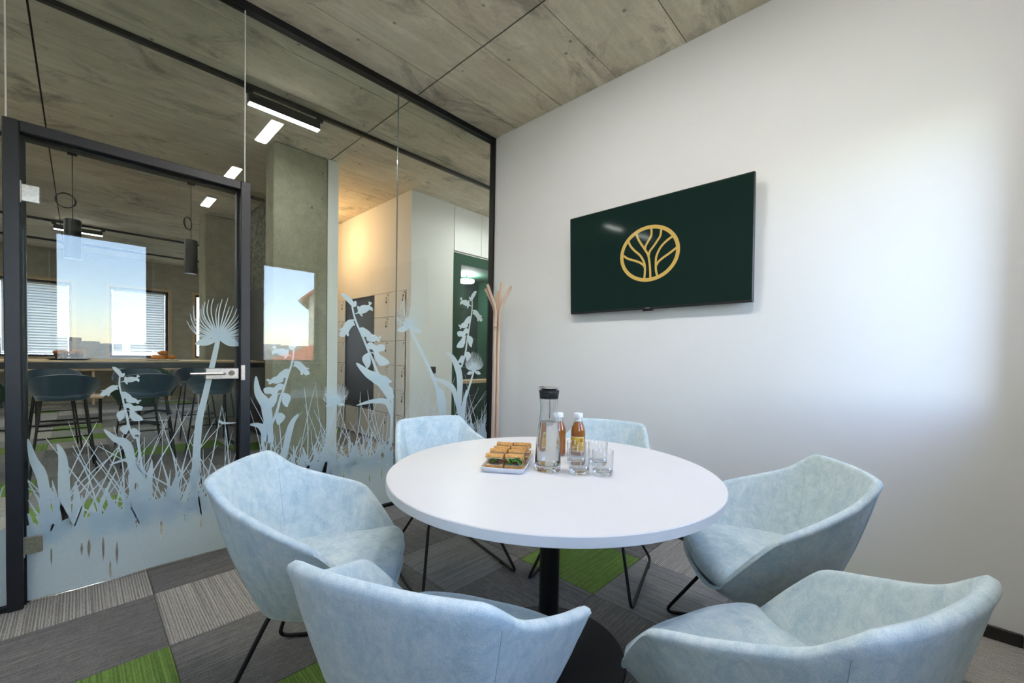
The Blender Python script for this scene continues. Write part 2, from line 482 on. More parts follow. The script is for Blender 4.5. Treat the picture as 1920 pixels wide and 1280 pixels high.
def ground_mat():
    t = NT('wooded_hillside'); w = t.coord('World')
    f = t.noise(w, 0.06, 6, 0.7); c = t.ramp(f, [(0.35, (0.055, 0.085, 0.035)), (0.55, (0.12, 0.13, 0.075)), (0.7, (0.33, 0.31, 0.27))])
    return t.princ(c, 0.95)
M['ground'] = ground_mat()
def slat_mat():
    t = NT('translucent_blind_slat'); f = t.noise(t.coord('Object'), 5, 1)
    c = t.ramp(f, [(0, (0.74, 0.74, 0.75)), (1, (0.80, 0.80, 0.80))])
    d = t.n('ShaderNodeBsdfDiffuse'); t.l(c, d.inputs[0]); tl = t.n('ShaderNodeBsdfTranslucent'); t.l(c, tl.inputs[0])
    mx = t.n('ShaderNodeMixShader'); mx.inputs[0].default_value = 0.10
    t.l(d.outputs[0], mx.inputs[1]); t.l(tl.outputs[0], mx.inputs[2]); t.l(mx.outputs[0], t.out.inputs[0]); return t.m
M['slat'] = slat_mat()

# ================================================================== STRUCTURE
rnd = random.Random(7)

def structure(o, label=None, cat=None):
    return tag(o, label, cat, kind='structure')

# ---------------------------------------------------------------- floor with carpet tiles (0.5 m)
floor = structure(MB().box(OXL, OXR, YB - 0.36, YF + 0.3, -0.25, -0.012).build('floor', M['c_dark']), 'dark carpeted floor of striped square tiles in grey and green', 'floor')
TX0, TY0 = 0.24, 0.09
tile_mesh = {}
for k in ('c_dark', 'c_mid', 'c_light', 'c_green'):
    g = 0.0015; hgt = {'c_dark': -0.0008, 'c_mid': -0.0004, 'c_light': 0.0, 'c_green': -0.0006}[k]
    mb = MB(); b = 0.0025; a = 0.25 - g / 2
    mb.loft([[(-a, -a, -0.012), (a, -a, -0.012), (a, a, -0.012), (-a, a, -0.012)], [(-a, -a, hgt - b), (a, -a, hgt - b), (a, a, hgt - b), (-a, a, hgt - b)],
             [(-a + b, -a + b, hgt), (a - b, -a + b, hgt), (a - b, a - b, hgt), (-a + b, a - b, hgt)]])
    ob = mb.build('carpet_tile', M[k]); tile_mesh[k] = ob.data; bpy.data.objects.remove(ob)
fixed = {(-1, 5): ('c_light', 0), (0, 5): ('c_dark', 1), (0, 4): ('c_light', 0), (-1, 4): ('c_dark', 1), (-1, 3): ('c_green', 0), (0, 3): ('c_dark', 1),
         (3, 2): ('c_green', 1), (2, 2): ('c_dark', 0), (2, 3): ('c_mid', 1), (1, 3): ('c_dark', 0), (2, 4): ('c_dark', 0), (3, 3): ('c_dark', 0),
         (3, 1): ('c_mid', 0), (4, 1): ('c_light', 1), (4, 2): ('c_dark', 0), (2, 1): ('c_dark', 1), (4, 0): ('c_green', 0), (4, -1): ('c_light', 0), (4, -2): ('c_light', 0), (3, 0): ('c_dark', 1),
         (1, 4): ('c_mid', 0), (0, 2): ('c_green', 0), (1, 2): ('c_mid', 1), (-1, 8): ('c_green', 0), (0, 8): ('c_dark', 1), (-1, 7): ('c_light', 1), (0, 7): ('c_mid', 0), (0, 6): ('c_light', 1), (-1, 6): ('c_dark', 0),
         (3, 7): ('c_green', 0), (3, 8): ('c_mid', 1), (2, 7): ('c_dark', 1), (0, 12): ('c_green', 1), (1, 12): ('c_green', 0), (0, 13): ('c_mid', 0), (3, 4): ('c_dark', 1), (4, 4): ('c_dark', 0), (4, 3): ('c_mid', 1), (4, 5): ('c_dark', 1), (3, 5): ('c_dark', 0), (2, 5): ('c_mid', 0), (1, 5): ('c_dark', 0)}
n_tiles = 0
for j in range(-1, 25):
    for i in range(-9, 11):
        cx, cy = TX0 + (i + 0.5) * 0.5, TY0 + (j + 0.5) * 0.5
        if cy < YG - 0.2:
            if not (-3 <= i <= 4): continue
        else:
            # only as far as the office floor can be seen through the glass
            lo, hi = -0.12 * cy - 0.7, 0.62 * cy + 0.8
            if cy > 4.6: hi = min(hi, 2.6)
            if not (lo < cx < hi): continue
        kk, rt = fixed.get((i, j), (None, None))
        if kk is None:
            q = rnd.random(); kk = 'c_dark' if q < 0.25 else 'c_mid' if q < 0.62 else 'c_light' if q < (0.90 if cy < YG else 0.94) else 'c_green'; rt = rnd.randint(0, 1)
        t = bpy.data.objects.new('carpet_tile', tile_mesh[kk]); COL.objects.link(t)
        t.location = (cx, cy, 0); t.rotation_euler = (0, 0, pi / 2 * rt); t.parent = floor; n_tiles += 1

# ---------------------------------------------------------------- ceiling slab with formwork panels
ceiling = structure(MB().box(OXL, OXR, YB - 0.4, YF + 0.3, ZC + 0.008, ZC + 0.30).build('ceiling', M['groove']), 'raw board-marked concrete ceiling slab', 'ceiling')
px0, pw, py0, ph = -0.20, 2.025, 0.575, 0.503
gx, gy = 0.011, 0.006
mb = MB(); a, b2 = pw / 2 - gx / 2, ph / 2 - gy / 2
mb.box(-a, a, -b2, b2, 0, 0.03)
pan = mb.build('formwork_panel', M['ceiling']); panel_me = pan.data; bpy.data.objects.remove(pan)
for i in range(-2, 3):
    for j in range(-2, 25):
        cx, cy = px0 + (i + 0.5) * pw, py0 + (j + 0.5) * ph
        if cy - ph / 2 > YF + 0.2 or cx - pw / 2 > OXR: continue
        p = bpy.data.objects.new('formwork_panel', panel_me); COL.objects.link(p)
        p.location = (cx, cy, ZC + rnd.uniform(-0.001, 0.001)); p.parent = ceiling

# ---------------------------------------------------------------- walls of the meeting room
structure(MB().box(XW, XW + 0.14, YB, YG + 0.02, 0, ZC).build('wall_right', M['wall_white']), 'plain white wall carrying the screen', 'wall')
structure(MB().box(XL - 0.14, XL, YB, YG - 0.02, 0, ZC).build('wall_side', M['wall_white']), 'white end wall of the meeting room', 'wall')
bb = structure(empty('baseboard_right'), 'dark wood skirting along the white wall', 'skirting')
MB().bbox(XW - 0.014, XW, YB + 0.014, YG - 0.03, 0.001, 0.055, 0.002).build('skirting_board', M['dark_panel'], bb)
bb2 = structure(empty('baseboard_back'), 'dark wood skirting under the windows', 'skirting')
MB().bbox(XL, XW - 0.0141, YB, YB + 0.014, 0.001, 0.075, 0.002).build('skirting_board', M['dark_panel'], bb2)

# window wall behind the camera: piers, parapet and head round two openings
WIN = [(-0.20, 0.58), (1.66, 2.45)]
Z0, Z1, WD = 1.01, 2.40, 0.34
mb = MB()
xs = [XL - 0.14] + [x for w in WIN for x in w] + [XW + 0.14]
mb.box(xs[0], xs[-1], YB - WD, YB, 0, Z0); mb.box(xs[0], xs[-1], YB - WD, YB, Z1, ZC)
for k in range(0, len(xs), 2): mb.box(xs[k], xs[k + 1], YB - WD, YB, Z0, Z1)
structure(mb.build('wall_back', M['wall_concrete']), 'concrete outer wall with two windows', 'wall')
def window(n, x0, x1, y, z0, z1, depth, trim=None, sgn=1, label=''):
    w = structure(empty('window_%d' % n, ((x0 + x1) / 2, y, z0)), label, 'window')
    W = (x1 - x0) / 2; h = z1 - z0; f = 0.045
    m = MB()
    m.box(-W, -W + f, -0.03, 0.03, 0, h); m.box(W - f, W, -0.03, 0.03, 0, h); m.box(-W + f, W - f, -0.03, 0.03, 0, f); m.box(-W + f, W - f, -0.03, 0.03, h - f, h)
    m.build('window_frame', M['anthracite'], w)
    MB().box(-W + f, W - f, -0.006, 0.006, f, h - f).build('pane', M['window_glass'], w)
    return w
for k, (a, b) in enumerate(WIN):
    w = window(k + 1, a, b, YB - WD + 0.05, Z0, Z1, WD, label='narrow dark-framed window behind the table, %s' % ('nearer the glass door' if k == 0 else 'next to the screen wall'))
    MB().bbox(-(b - a) / 2, (b - a) / 2, 0.03, WD - 0.03, 0.0, 0.018, 0.003).build('window_sill', M['white_gloss'], w)

# ---------------------------------------------------------------- glass partition (left in the picture)
part = structure(empty('wall_left', (0, YG, 0)), 'full-height frameless glass partition with frosted meadow film', 'wall')
mb = MB(); mb.box(XL, XW, -0.022, 0.035, 3.158, ZC); mb.build('head_rail', M['black_metal'], part)
MB().box(2.652, XW, -0.022, 0.035, 0.0, 3.158).build('end_post', M['black_metal'], part)
MB().box(0.697, 2.652, -0.016, 0.028, 0.001, 0.022).build('floor_rail', M['black_metal'], part)
MB().box(XL, -0.223, -0.016, 0.028, 0.001, 0.022).build('floor_rail', M['black_metal'], part)
PANES = [('a', XL, -0.2235, 0.022, 3.158), ('b', -0.209, 0.669, 2.157, 3.158), ('c', 0.675, 1.669, 0.022, 3.158), ('d', 1.675, 2.652, 0.022, 3.158)]
pane = {}
for nm, x0, x1, z0, z1 in PANES:
    mb = MB()
    if nm == 'c':
        mb.prism([(0.697, z0), (x1, z0), (x1, z1), (0.675, z1), (0.675, 2.157), (0.697, 2.157)], lambda u, v: (u, 0.0, v), lambda u, v: (u, 0.010, v))
    elif nm == 'a':
        mb.prism([(x0, z0), (-0.2235, z0), (-0.2235, 2.157), (-0.215, 2.157), (-0.215, z1), (x0, z1)], lambda u, v: (u, 0.0, v), lambda u, v: (u, 0.010, v))
    else:
        mb.box(x0, x1, 0.0, 0.010, z0, z1)
    pane[nm] = mb.build('pane', M['glass'], part)
M['joint'] = plain('silicone_joint', (0.62, 0.64, 0.62), 0.4, var=0.03)
M['joint_dark'] = plain('silicone_joint_dark', (0.16, 0.18, 0.18), 0.4, var=0.03)
for x0, x1, z0, m_ in ((-0.2145, -0.2095, 2.157, 'joint'), (0.6695, 0.6745, 2.157, 'joint'), (1.6695, 1.6745, 0.022, 'joint_dark')):
    MB().box(x0, x1, 0.0, 0.010, z0, 3.158).build('glass_joint', M[m_], part)

# ---------------------------------------------------------------- glass door in black frame
door = structure(empty('door_1', (0.235, YG, 0)), 'frameless glass door in a black steel frame with frosted grasses', 'door')
ox = 0.235
mb = MB(); mb.bbox(-0.222 - ox, -0.174 - ox, -0.03, 0.055, 0, 2.156, 0.003); mb.bbox(0.646 - ox, 0.696 - ox, -0.03, 0.055, 0, 2.156, 0.003); mb.bbox(-0.174 - ox, 0.646 - ox, -0.03, 0.055, 2.108, 2.156, 0.003)
fr = mb.build('door_frame', M['anthracite'], door)
mb = MB(); mb.box(-0.174 - ox, -0.160 - ox, 0.014, 0.05, 0, 2.108); mb.box(0.634 - ox, 0.646 - ox, 0.014, 0.05, 0, 2.108); mb.box(-0.160 - ox, 0.634 - ox, 0.014, 0.05, 2.096, 2.108)
mb.build('door_stop', M['black_metal'], door)
leaf = MB().box(-0.168 - ox, 0.640 - ox, 0.0, 0.010, 0.012, 2.102).build('door_leaf', M['glass'], door)
MB().box(-0.168 - ox, 0.640 - ox, 0.0005, 0.0095, 0.006, 0.0115).build('door_seal', M['chrome'], door)
for z in (1.815, 0.235):
    h = MB().bbox(-0.178 - ox, -0.118 - ox, -0.007, 0.017, z, z + 0.075, 0.002).build('hinge', M['steel'], door)
    MB().lathe([(0.009, z - 0.01), (0.009, z + 0.085)], 14, (-0.178 - ox, -0.012, 0)).build('hinge_pin', M['chrome'], h, 40)
lk = MB().bbox(0.485 - ox, 0.642 - ox, -0.012, 0.022, 1.008, 1.070, 0.002).build('lock_case', M['steel'], door)
hp = fillet([(0.565 - ox, -0.012, 1.041), (0.565 - ox, -0.05, 1.041), (0.410 - ox, -0.05, 1.041)], 0.012)
MB().tube(hp, 0.0085, 10).build('door_handle', M['steel'], lk, 50)
lc = MB().lathe([(0.014, 0.016), (0.016, 0.010), (0.016, 0.0)], 18).build('lock_cylinder', M['chrome'], lk, 40)
place(lc, (0.605 - ox, -0.012, 1.043), 0, pi / 2)
MB().bbox(0.648 - ox, 0.668 - ox, -0.036, -0.030, 1.000, 1.088, 0.001).build('strike_plate', M['steel'], door)

# ---------------------------------------------------------------- frosted meadow film on the glass
FY = 0.0125
frnd = random.Random(21)
_layer = [0]
def ribbon(mb, pts, w, taper=(0.15, 1.0), n=6, ox=0.0):
    """flat blade along a centre line of (x,z) points; width w, tip first"""
    P = spline([tuple(p) for p in pts], n)
    m = len(P); L = []; R = []
    for i in range(m):
        a = P[max(i - 1, 0)]; b = P[min(i + 1, m - 1)]
        tx, tz = b[0] - a[0], b[1] - a[1]; q = hypot(tx, tz) or 1
        s = i / (m - 1)
        k = taper[0] + (taper[1] - taper[0]) * s if not callable(taper) else taper(s)
        nx, nz = -tz / q * w * k / 2, tx / q * w * k / 2
        L.append((P[i][0] + nx - ox, P[i][1] + nz)); R.append((P[i][0] - nx - ox, P[i][1] - nz))
    _layer[0] += 1
    y = FY + (_layer[0] % 40) * 0.00002
    mb.add([(p[0], y, p[1]) for p in L] + [(p[0], y, p[1]) for p in R], [(i, i + 1, m + i + 1, m + i) for i in range(m - 1)])
def flat(mb, poly, ox=0.0):
    _layer[0] += 1
    y = FY + (_layer[0] % 40) * 0.00002
    P = spline(poly, 3, True)
    mb.add([(p[0] - ox, y, p[1]) for p in P], [tuple(range(len(P)))])

BELL = dict(
stem=[(0.139,1.029),(0.138,0.996),(0.141,0.964),(0.149,0.923),(0.157,0.871),(0.164,0.836),(0.169,0.794),(0.179,0.751),(0.193,0.714),(0.207,0.686)],
shapes=[[(0.112,1.079),(0.125,1.078),(0.138,1.065),(0.146,1.052),(0.147,1.046),(0.157,1.047),(0.158,1.038),(0.152,1.028),(0.139,1.029),(0.134,1.038),(0.124,1.053),(0.117,1.065)],
[(0.144,1.005),(0.155,1.010),(0.156,1.027),(0.162,1.029),(0.164,1.025),(0.179,1.029),(0.200,1.025),(0.203,1.037),(0.215,1.030),(0.204,1.021),(0.212,1.015),(0.210,1.001),(0.200,1.008),(0.184,1.001),(0.168,0.999),(0.169,0.991),(0.163,0.992),(0.156,1.003),(0.145,1.002)],
[(0.137,0.985),(0.137,0.981),(0.131,0.980),(0.133,0.964),(0.126,0.965),(0.113,0.956),(0.103,0.944),(0.103,0.936),(0.095,0.934),(0.094,0.941),(0.083,0.934),(0.079,0.935),(0.069,0.941),(0.073,0.952),(0.080,0.958),(0.073,0.960),(0.074,0.964),(0.085,0.966),(0.096,0.976),(0.109,0.986),(0.120,0.988)],
[(0.145,0.951),(0.157,0.953),(0.164,0.949),(0.179,0.934),(0.186,0.922),(0.198,0.916),(0.207,0.906),(0.216,0.909),(0.219,0.902),(0.211,0.898),(0.211,0.890),(0.202,0.889),(0.199,0.894),(0.184,0.893),(0.172,0.897),(0.162,0.903),(0.161,0.917),(0.151,0.919),(0.145,0.929)],
[(0.158,0.889),(0.167,0.895),(0.179,0.892),(0.191,0.878),(0.207,0.879),(0.225,0.871),(0.218,0.853),(0.198,0.853),(0.191,0.846),(0.179,0.850),(0.175,0.863),(0.170,0.870),(0.162,0.871)],
[(0.160,0.857),(0.170,0.859),(0.179,0.852),(0.193,0.849),(0.200,0.839),(0.212,0.828),(0.221,0.817),(0.226,0.802),(0.207,0.799),(0.186,0.803),(0.179,0.818),(0.175,0.828),(0.175,0.844),(0.170,0.855)],
[(0.157,0.860),(0.147,0.859),(0.136,0.855),(0.129,0.848),(0.127,0.836),(0.133,0.815),(0.136,0.805),(0.151,0.815),(0.158,0.833),(0.157,0.846)],
[(0.169,0.778),(0.156,0.783),(0.146,0.778),(0.138,0.768),(0.144,0.752),(0.160,0.736),(0.169,0.752),(0.172,0.768)],
[(0.179,0.756),(0.188,0.764),(0.199,0.760),(0.208,0.747),(0.218,0.731),(0.202,0.729),(0.186,0.727),(0.180,0.744)]])
BA, BB = (0.115, 1.081), (0.193, 0.729)
def bellflower(parent, ta, tb, mirror=False, ox=0.0, root=None):
    """the bell-flower motif moved so that its tip and foot fall on ta, tb"""
    def loc(p):
        x, z = p[0] - BA[0], p[1] - BA[1]
        return (-x if mirror else x, z)
    s = complex(*loc(BB)); d = complex(tb[0] - ta[0], tb[1] - ta[1]); k = d / s
    def mp(p):
        q = complex(*loc(p)) * k
        return (ta[0] + q.real, ta[1] + q.imag)
    mb = MB(); sc = abs(k)
    st = [mp(p) for p in BELL['stem']] + ([root] if root else [])
    ribbon(mb, st, 0.0085 * sc, (0.7, 1.3), ox=ox)
    for sh in BELL['shapes']: flat(mb, [mp(p) for p in sh], ox)
    return mb.build('bellflower', M['film'], parent)
def thistle(parent, pts, L, ang0=20, ang1=160, ox=0.0, n=38, w=0.006, tilt=0):
    mb = MB(); c = pts[0]
    ribbon(mb, pts, 0.020 * L / 0.16, (0.75, 1.4), ox=ox)
    flat(mb, [(c[0] + L * 0.17 * cos(a), c[1] + L * 0.13 * sin(a)) for a in [2 * pi * i / 12 for i in range(12)]], ox)
    for i in range(n):
        a = RAD(ang0 + (ang1 - ang0) * (i + 0.3 * frnd.random()) / n) + RAD(tilt)
        l = L * frnd.uniform(0.85, 1.08) * (0.62 + 0.38 * max(0, sin(a)))
        kc = -cos(a) + 0.25; d1, d2, d3 = 0.22 * kc, 0.06 * kc, -0.20 * kc
        p = [(c[0] + l * cos(a + d3), c[1] + l * sin(a + d3)), (c[0] + l * 0.72 * cos(a + d2), c[1] + l * 0.72 * sin(a + d2)), (c[0] + l * 0.4 * cos(a + d1), c[1] + l * 0.4 * sin(a + d1)), (c[0], c[1])]
        ribbon(mb, p, w * frnd.uniform(0.7, 1.3), (0.35, 1.1), 4, ox)
    for sg in (-1, 1):
        flat(mb, [(c[0] + sg * L * 0.05, c[1] - L * 0.1), (c[0] + sg * L * 0.35, c[1] - L * 0.08), (c[0] + sg * L * 0.5, c[1] - L * 0.24), (c[0] + sg * L * 0.28, c[1] - L * 0.27), (c[0] + sg * L * 0.12, c[1] - L * 0.2)], ox)
    return mb.build('thistle', M['film'], parent)
def broadleaf(parent, pts, w, ox=0.0):
    mb = MB()
    ribbon(mb, pts, w, lambda s: 0.08 + 1.0 * min(1.0, (s * 1.9) ** 0.8) - 0.35 * max(0, s - 0.7) / 0.3, 8, ox)
    return mb.build('leaf', M['film'], parent)
def meadow(parent, x0, x1, n, ox=0.0, top=0.30, tall=0.78, zb=0.022, dens=1.0):
    # closed frosted foot with slits
    mb = MB(); K = max(6, int((x1 - x0) / 0.024)); NZ = 16
    def lens(k):
        r = random.Random(k * 31 + int(x0 * 1000))
        if k in (0, K) or r.random() > 0.45: return None
        return (r.uniform(0.04, top + 0.02), r.uniform(0.02, 0.07), r.uniform(0.0012, 0.006), r.uniform(-0.2, 0.2))
    Ls = [lens(k) for k in range(K + 1)]
    for k in range(K):
        zts = [top + 0.07 * mnoise.noise((x0 * 9 + q_ * 0.45, 0.3, 0)) + random.Random(q_ * 7 + 3).uniform(-0.02, 0.03) for q_ in (k, k + 1)]
        pa, pb = [], []
        for q in range(NZ + 1):
            z = zb + (max(zts) - zb) * q / NZ
            xa = x0 + (x1 - x0) * k / K; xb = x0 + (x1 - x0) * (k + 1) / K
            for side, (xx, ln) in enumerate(((xa, Ls[k]), (xb, Ls[k + 1]))):
                z = zb + (zts[side] - zb) * q / NZ
                if ln:
                    u = (z - ln[0]) / ln[1]
                    if abs(u) < 1: xx = xx + (1 if side == 0 else -1) * ln[2] * (1 - u * u) + 0.0 * ln[3]
                (pa if side == 0 else pb).append(xx - ox)
        b = len(mb.v)
        for q in range(NZ + 1):
            mb.v.append((pa[q], FY, zb + (zts[0] - zb) * q / NZ)); mb.v.append((pb[q], FY, zb + (zts[1] - zb) * q / NZ))
        for q in range(NZ): mb.f.append((b + 2 * q, b + 2 * q + 1, b + 2 * q + 3, b + 2 * q + 2))
    mb.build('frosted_foot', M['film'], parent)
    # grass blades growing out of it, cut at the pane edges
    mb = MB()
    for i in range(int(n * dens)):
        rx = frnd.uniform(x0 + 0.01, x1 - 0.01); rz = frnd.uniform(top - 0.12, top - 0.02)
        q = frnd.random()
        if q < 0.30: l = frnd.uniform(0.10, 0.24); w = frnd.uniform(0.028, 0.050); le = frnd.gauss(0, 0.30); tp = 0.10
        elif q < 0.55: l = frnd.uniform(0.14, 0.34); w = frnd.uniform(0.014, 0.026); le = frnd.gauss(0, 0.38); tp = 0.12
        else: l = frnd.uniform(0.22, tall - 0.22); w = frnd.uniform(0.0045, 0.0095); le = frnd.gauss(0, 0.52); tp = 0.25
        cu = frnd.gauss(0, 0.07)
        pts_ = [(rx + sin(le + cu) * l, rz + cos(le + cu) * l), (rx + sin(le) * l * 0.55, rz + cos(le) * l * 0.55), (rx, rz)]
        # a blade that would cross the pane edge stops there
        if not (x0 + 0.004 < pts_[0][0] < x1 - 0.004):
            xe = x0 + 0.005 if pts_[0][0] < x0 + 0.1 else x1 - 0.005
            k_ = (xe - rx) / (pts_[0][0] - rx) if abs(pts_[0][0] - rx) > 1e-5 else 0
            if not 0.15 < k_ < 1: continue
            pts_ = [(rx + (p[0] - rx) * k_, rz + (p[1] - rz) * k_) for p in pts_]; tp = max(tp, 1 - k_)
        ribbon(mb, pts_, w, (tp, 1.0), 4, ox)
    o = mb.build('grass_blades', M['film'], parent); o['kind'] = 'stuff'
    return o
DX = 0.235
meadow(leaf, -0.166, 0.638, 135, DX, 0.34, 0.85, 0.016)
meadow(pane['c'], 0.699, 1.667, 160, 0, 0.40, 0.85)
meadow(pane['d'], 1.677, 2.650, 190, 0, 0.42, 0.92)
meadow(pane['a'], XL + 0.005, -0.226, 110, 0, 0.36, 0.8)
bellflower(leaf, BA, BB, False, DX, (0.235, 0.40))
bellflower(pane['c'], (0.996, 1.265), (0.803, 0.702), True, 0, (0.80, 0.42))
bellflower(pane['c'], (1.255, 1.589), (1.600, 0.938), False, 0, (1.645, 0.45))
bellflower(pane['d'], (2.489, 1.763), (2.333, 1.103), True, 0, (2.31, 0.55))
bellflower(pane['a'], (-0.42, 1.10), (-0.36, 0.72), False, 0, (-0.33, 0.4))
thistle(leaf, [(0.548, 1.255), (0.533, 1.161), (0.487, 0.919), (0.456, 0.741), (0.439, 0.38)], 0.215, -28, 186, DX, 30, 0.0080)
thistle(pane['c'], [(1.217, 0.834), (1.203, 0.749), (1.172, 0.623), (1.137, 0.45)], 0.135, 0, 180, 0, 34, 0.005)
thistle(pane['d'], [(1.800, 1.404), (1.830, 1.330), (1.989, 1.058), (2.085, 0.830), (2.145, 0.45)], 0.225, 5, 190, 0, 34, 0.0045, 0)
thistle(pane['d'], [(2.478, 1.039), (2.460, 0.981), (2.366, 0.719), (2.296, 0.45)], 0.165, 10, 170, 0, 38, 0.006)
for pts, w in (([(0.736,1.019),(0.747,0.921),(0.794,0.819),(0.812,0.60)],0.052), ([(0.700,0.727),(0.765,0.706),(0.804,0.60)],0.035), ([(1.364,1.101),(1.453,1.023),(1.560,0.960),(1.650,0.82)],0.075), ([(0.979,0.769),(0.932,0.687),(0.886,0.46)],0.036), ([(1.367,0.793),(1.497,0.815),(1.606,0.80),(1.65,0.70)],0.04)):
    broadleaf(pane['c'], pts, w)
for pts, w in (([(2.150,1.194),(2.237,1.140),(2.312,0.970),(2.305,0.65)],0.062), ([(1.991,0.987),(2.127,0.942),(2.243,0.868),(2.315,0.65)],0.048), ([(2.040,0.923),(2.118,0.806),(2.156,0.50)],0.065), ([(2.394,0.862),(2.354,0.671),(2.308,0.46)],0.06)):
    broadleaf(pane['d'], pts, w)
for pts, w in (([(0.082,0.770),(0.120,0.720),(0.168,0.669),(0.192,0.48)],0.034), ([(-0.072,0.720),(-0.055,0.648),(-0.050,0.469),(-0.039,0.31)],0.036), ([(-0.160,0.756),(-0.145,0.663),(-0.117,0.559),(-0.105,0.36)],0.032), ([(0.636,0.745),(0.575,0.749),(0.549,0.767)],0.014), ([(0.100,0.590),(0.168,0.604),(0.204,0.547),(0.224,0.38)],0.022), ([(0.260,0.588),(0.249,0.482),(0.228,0.34)],0.026)):
    broadleaf(leaf, pts, w, DX)

# ================================================================== OFFICE BEYOND THE GLASS (structure)
# far outer wall with windows
FW = [(-2.62, -1.62), (-1.10, -0.10), (0.46, 1.46), (1.97, 2.97)]
FZ0, FZ1 = 0.98, 2.54
mb = MB(); xs = [OXL] + [x for w in FW for x in w] + [OXR]
mb.box(OXL, OXR, YF, YF + 0.28, 0, FZ0); mb.box(OXL, OXR, YF, YF + 0.28, FZ1, ZC)
for k in range(0, len(xs), 2): mb.box(xs[k], xs[k + 1], YF, YF + 0.28, FZ0, FZ1)
structure(mb.build('wall_far', M['wall_concrete']), 'far concrete outer wall of the office with windows', 'wall')
structure(MB().box(OXL - 0.15, OXL, YG, YF, 0, ZC).build('wall_outer', M['wall_white']), 'white side wall of the open office', 'wall')
structure(MB().box(OXR, OXR + 0.15, YG, YF, 0, ZC).build('wall_corridor', M['wall_white']), 'white end wall of the corridor', 'wall')
structure(MB().box(XW + 0.14, OXR, YG - 0.12, YG + 0.02, 0, ZC).build('wall_beside', M['wall_white']), 'white wall continuing the partition line', 'wall')
structure(MB().box(OXL, XL - 0.14, YG - 0.12, YG + 0.02, 0, ZC).build('wall_left_end', M['wall_white']), 'white wall continuing the partition line on the other side', 'wall')
for k, (a, b) in enumerate(FW):
    lab = ['far office window hidden at the outer left end', 'far office window with lowered white blind left of the pendants', 'far office window with lowered white blind between the two pendants', 'far office window half hidden behind the rear concrete pillar'][k]
    w = window(k + 3, a, b, YF + 0.14, FZ0, FZ1, 0.28, label=lab)
    W = (b - a) / 2; h = FZ1 - FZ0
    mb = MB()   # oak lining
    for q in ((-W - 0.06, -W, -0.16, -0.02, -0.04, h + 0.06), (W, W + 0.06, -0.16, -0.02, -0.04, h + 0.06), (-W, W, -0.16, -0.02, h, h + 0.06), (-W, W, -0.16, -0.02, -0.04, 0.0)):
        mb.box(*q)
    mb.build('window_lining', M['oak'], w)
    if k in (1, 2, 0):
        mb = MB(); zb = 0.10 if k != 2 else 0.16
        z = h - 0.08
        while z > zb:
            mb.add([(-W + 0.06, -0.066, z + 0.036), (W - 0.06, -0.066, z + 0.036), (W - 0.06, -0.054, z - 0.034), (-W + 0.06, -0.054, z - 0.034)], [(0, 1, 2, 3)])
            z -= 0.056
        bl = mb.build('blind_slats', M['slat'], w); bl['kind'] = 'stuff'
        MB().box(-W + 0.05, W - 0.05, -0.08, -0.04, h - 0.08, h - 0.047).build('blind_head_rail', M['slat'], w)
        MB().box(-W + 0.05, W - 0.05, -0.075, -0.05, zb - 0.03, zb - 0.01).build('blind_bottom_rail', M['slat'], w)

# pillars, partition walls
pil = structure(MB().bbox(1.29, 1.80, 4.48, 4.74, 0, ZC, 0.012).build('pillar_front', M['pillar']), 'tall pale concrete pillar standing just beyond the glass', 'pillar')
pil2 = structure(MB().bbox(1.28, 1.71, 7.62, 8.05, 0, ZC, 0.012).build('pillar_rear', M['pillar']), 'darker concrete pillar seen through the glass door', 'pillar')
structure(MB().box(1.801, 1.91, 4.48, 7.8, 0, ZC).build('wall_locker_passage', M['wall_white']), 'white partition whose narrow end shows beside the pillar', 'wall')
structure(MB().box(1.72, 1.80, 4.75, 7.61, 2.05, ZC).build('trim_1', M['mottled']), 'mottled stone-clad bulkhead behind the pillar', 'bulkhead')
# block with lockers and niche
mb = MB(); FYB = 4.49
mb.box(2.815, 3.47, FYB, FYB + 0.12, 0, ZC); mb.box(3.47, OXR, FYB + 0.02, FYB + 0.12, 2.57, ZC); mb.box(4.75, OXR, FYB, FYB + 0.12, 0, 2.57)
structure(mb.build('wall_niche', M['wall_white']), 'white wall with a green seating niche, facing the glass', 'wall')
LY = [4.59, 5.0, 5.41, 6.35, 6.77, 7.19]
mb = MB(); mb.box(2.86, 2.98, FYB + 0.12, 8.6, 0, ZC); mb.box(2.815, 2.86, FYB + 0.12, 8.6, 1.985, ZC); mb.box(2.815, 2.86, FYB + 0.12, LY[0], 0, 1.985); mb.box(2.815, 2.86, LY[-1], 8.6, 0, 1.985); mb.box(2.815, 2.86, LY[0], LY[-1], 0, 0.055)
structure(mb.build('wall_lockers', M['wall_white']), 'white wall above the lockers', 'wall')

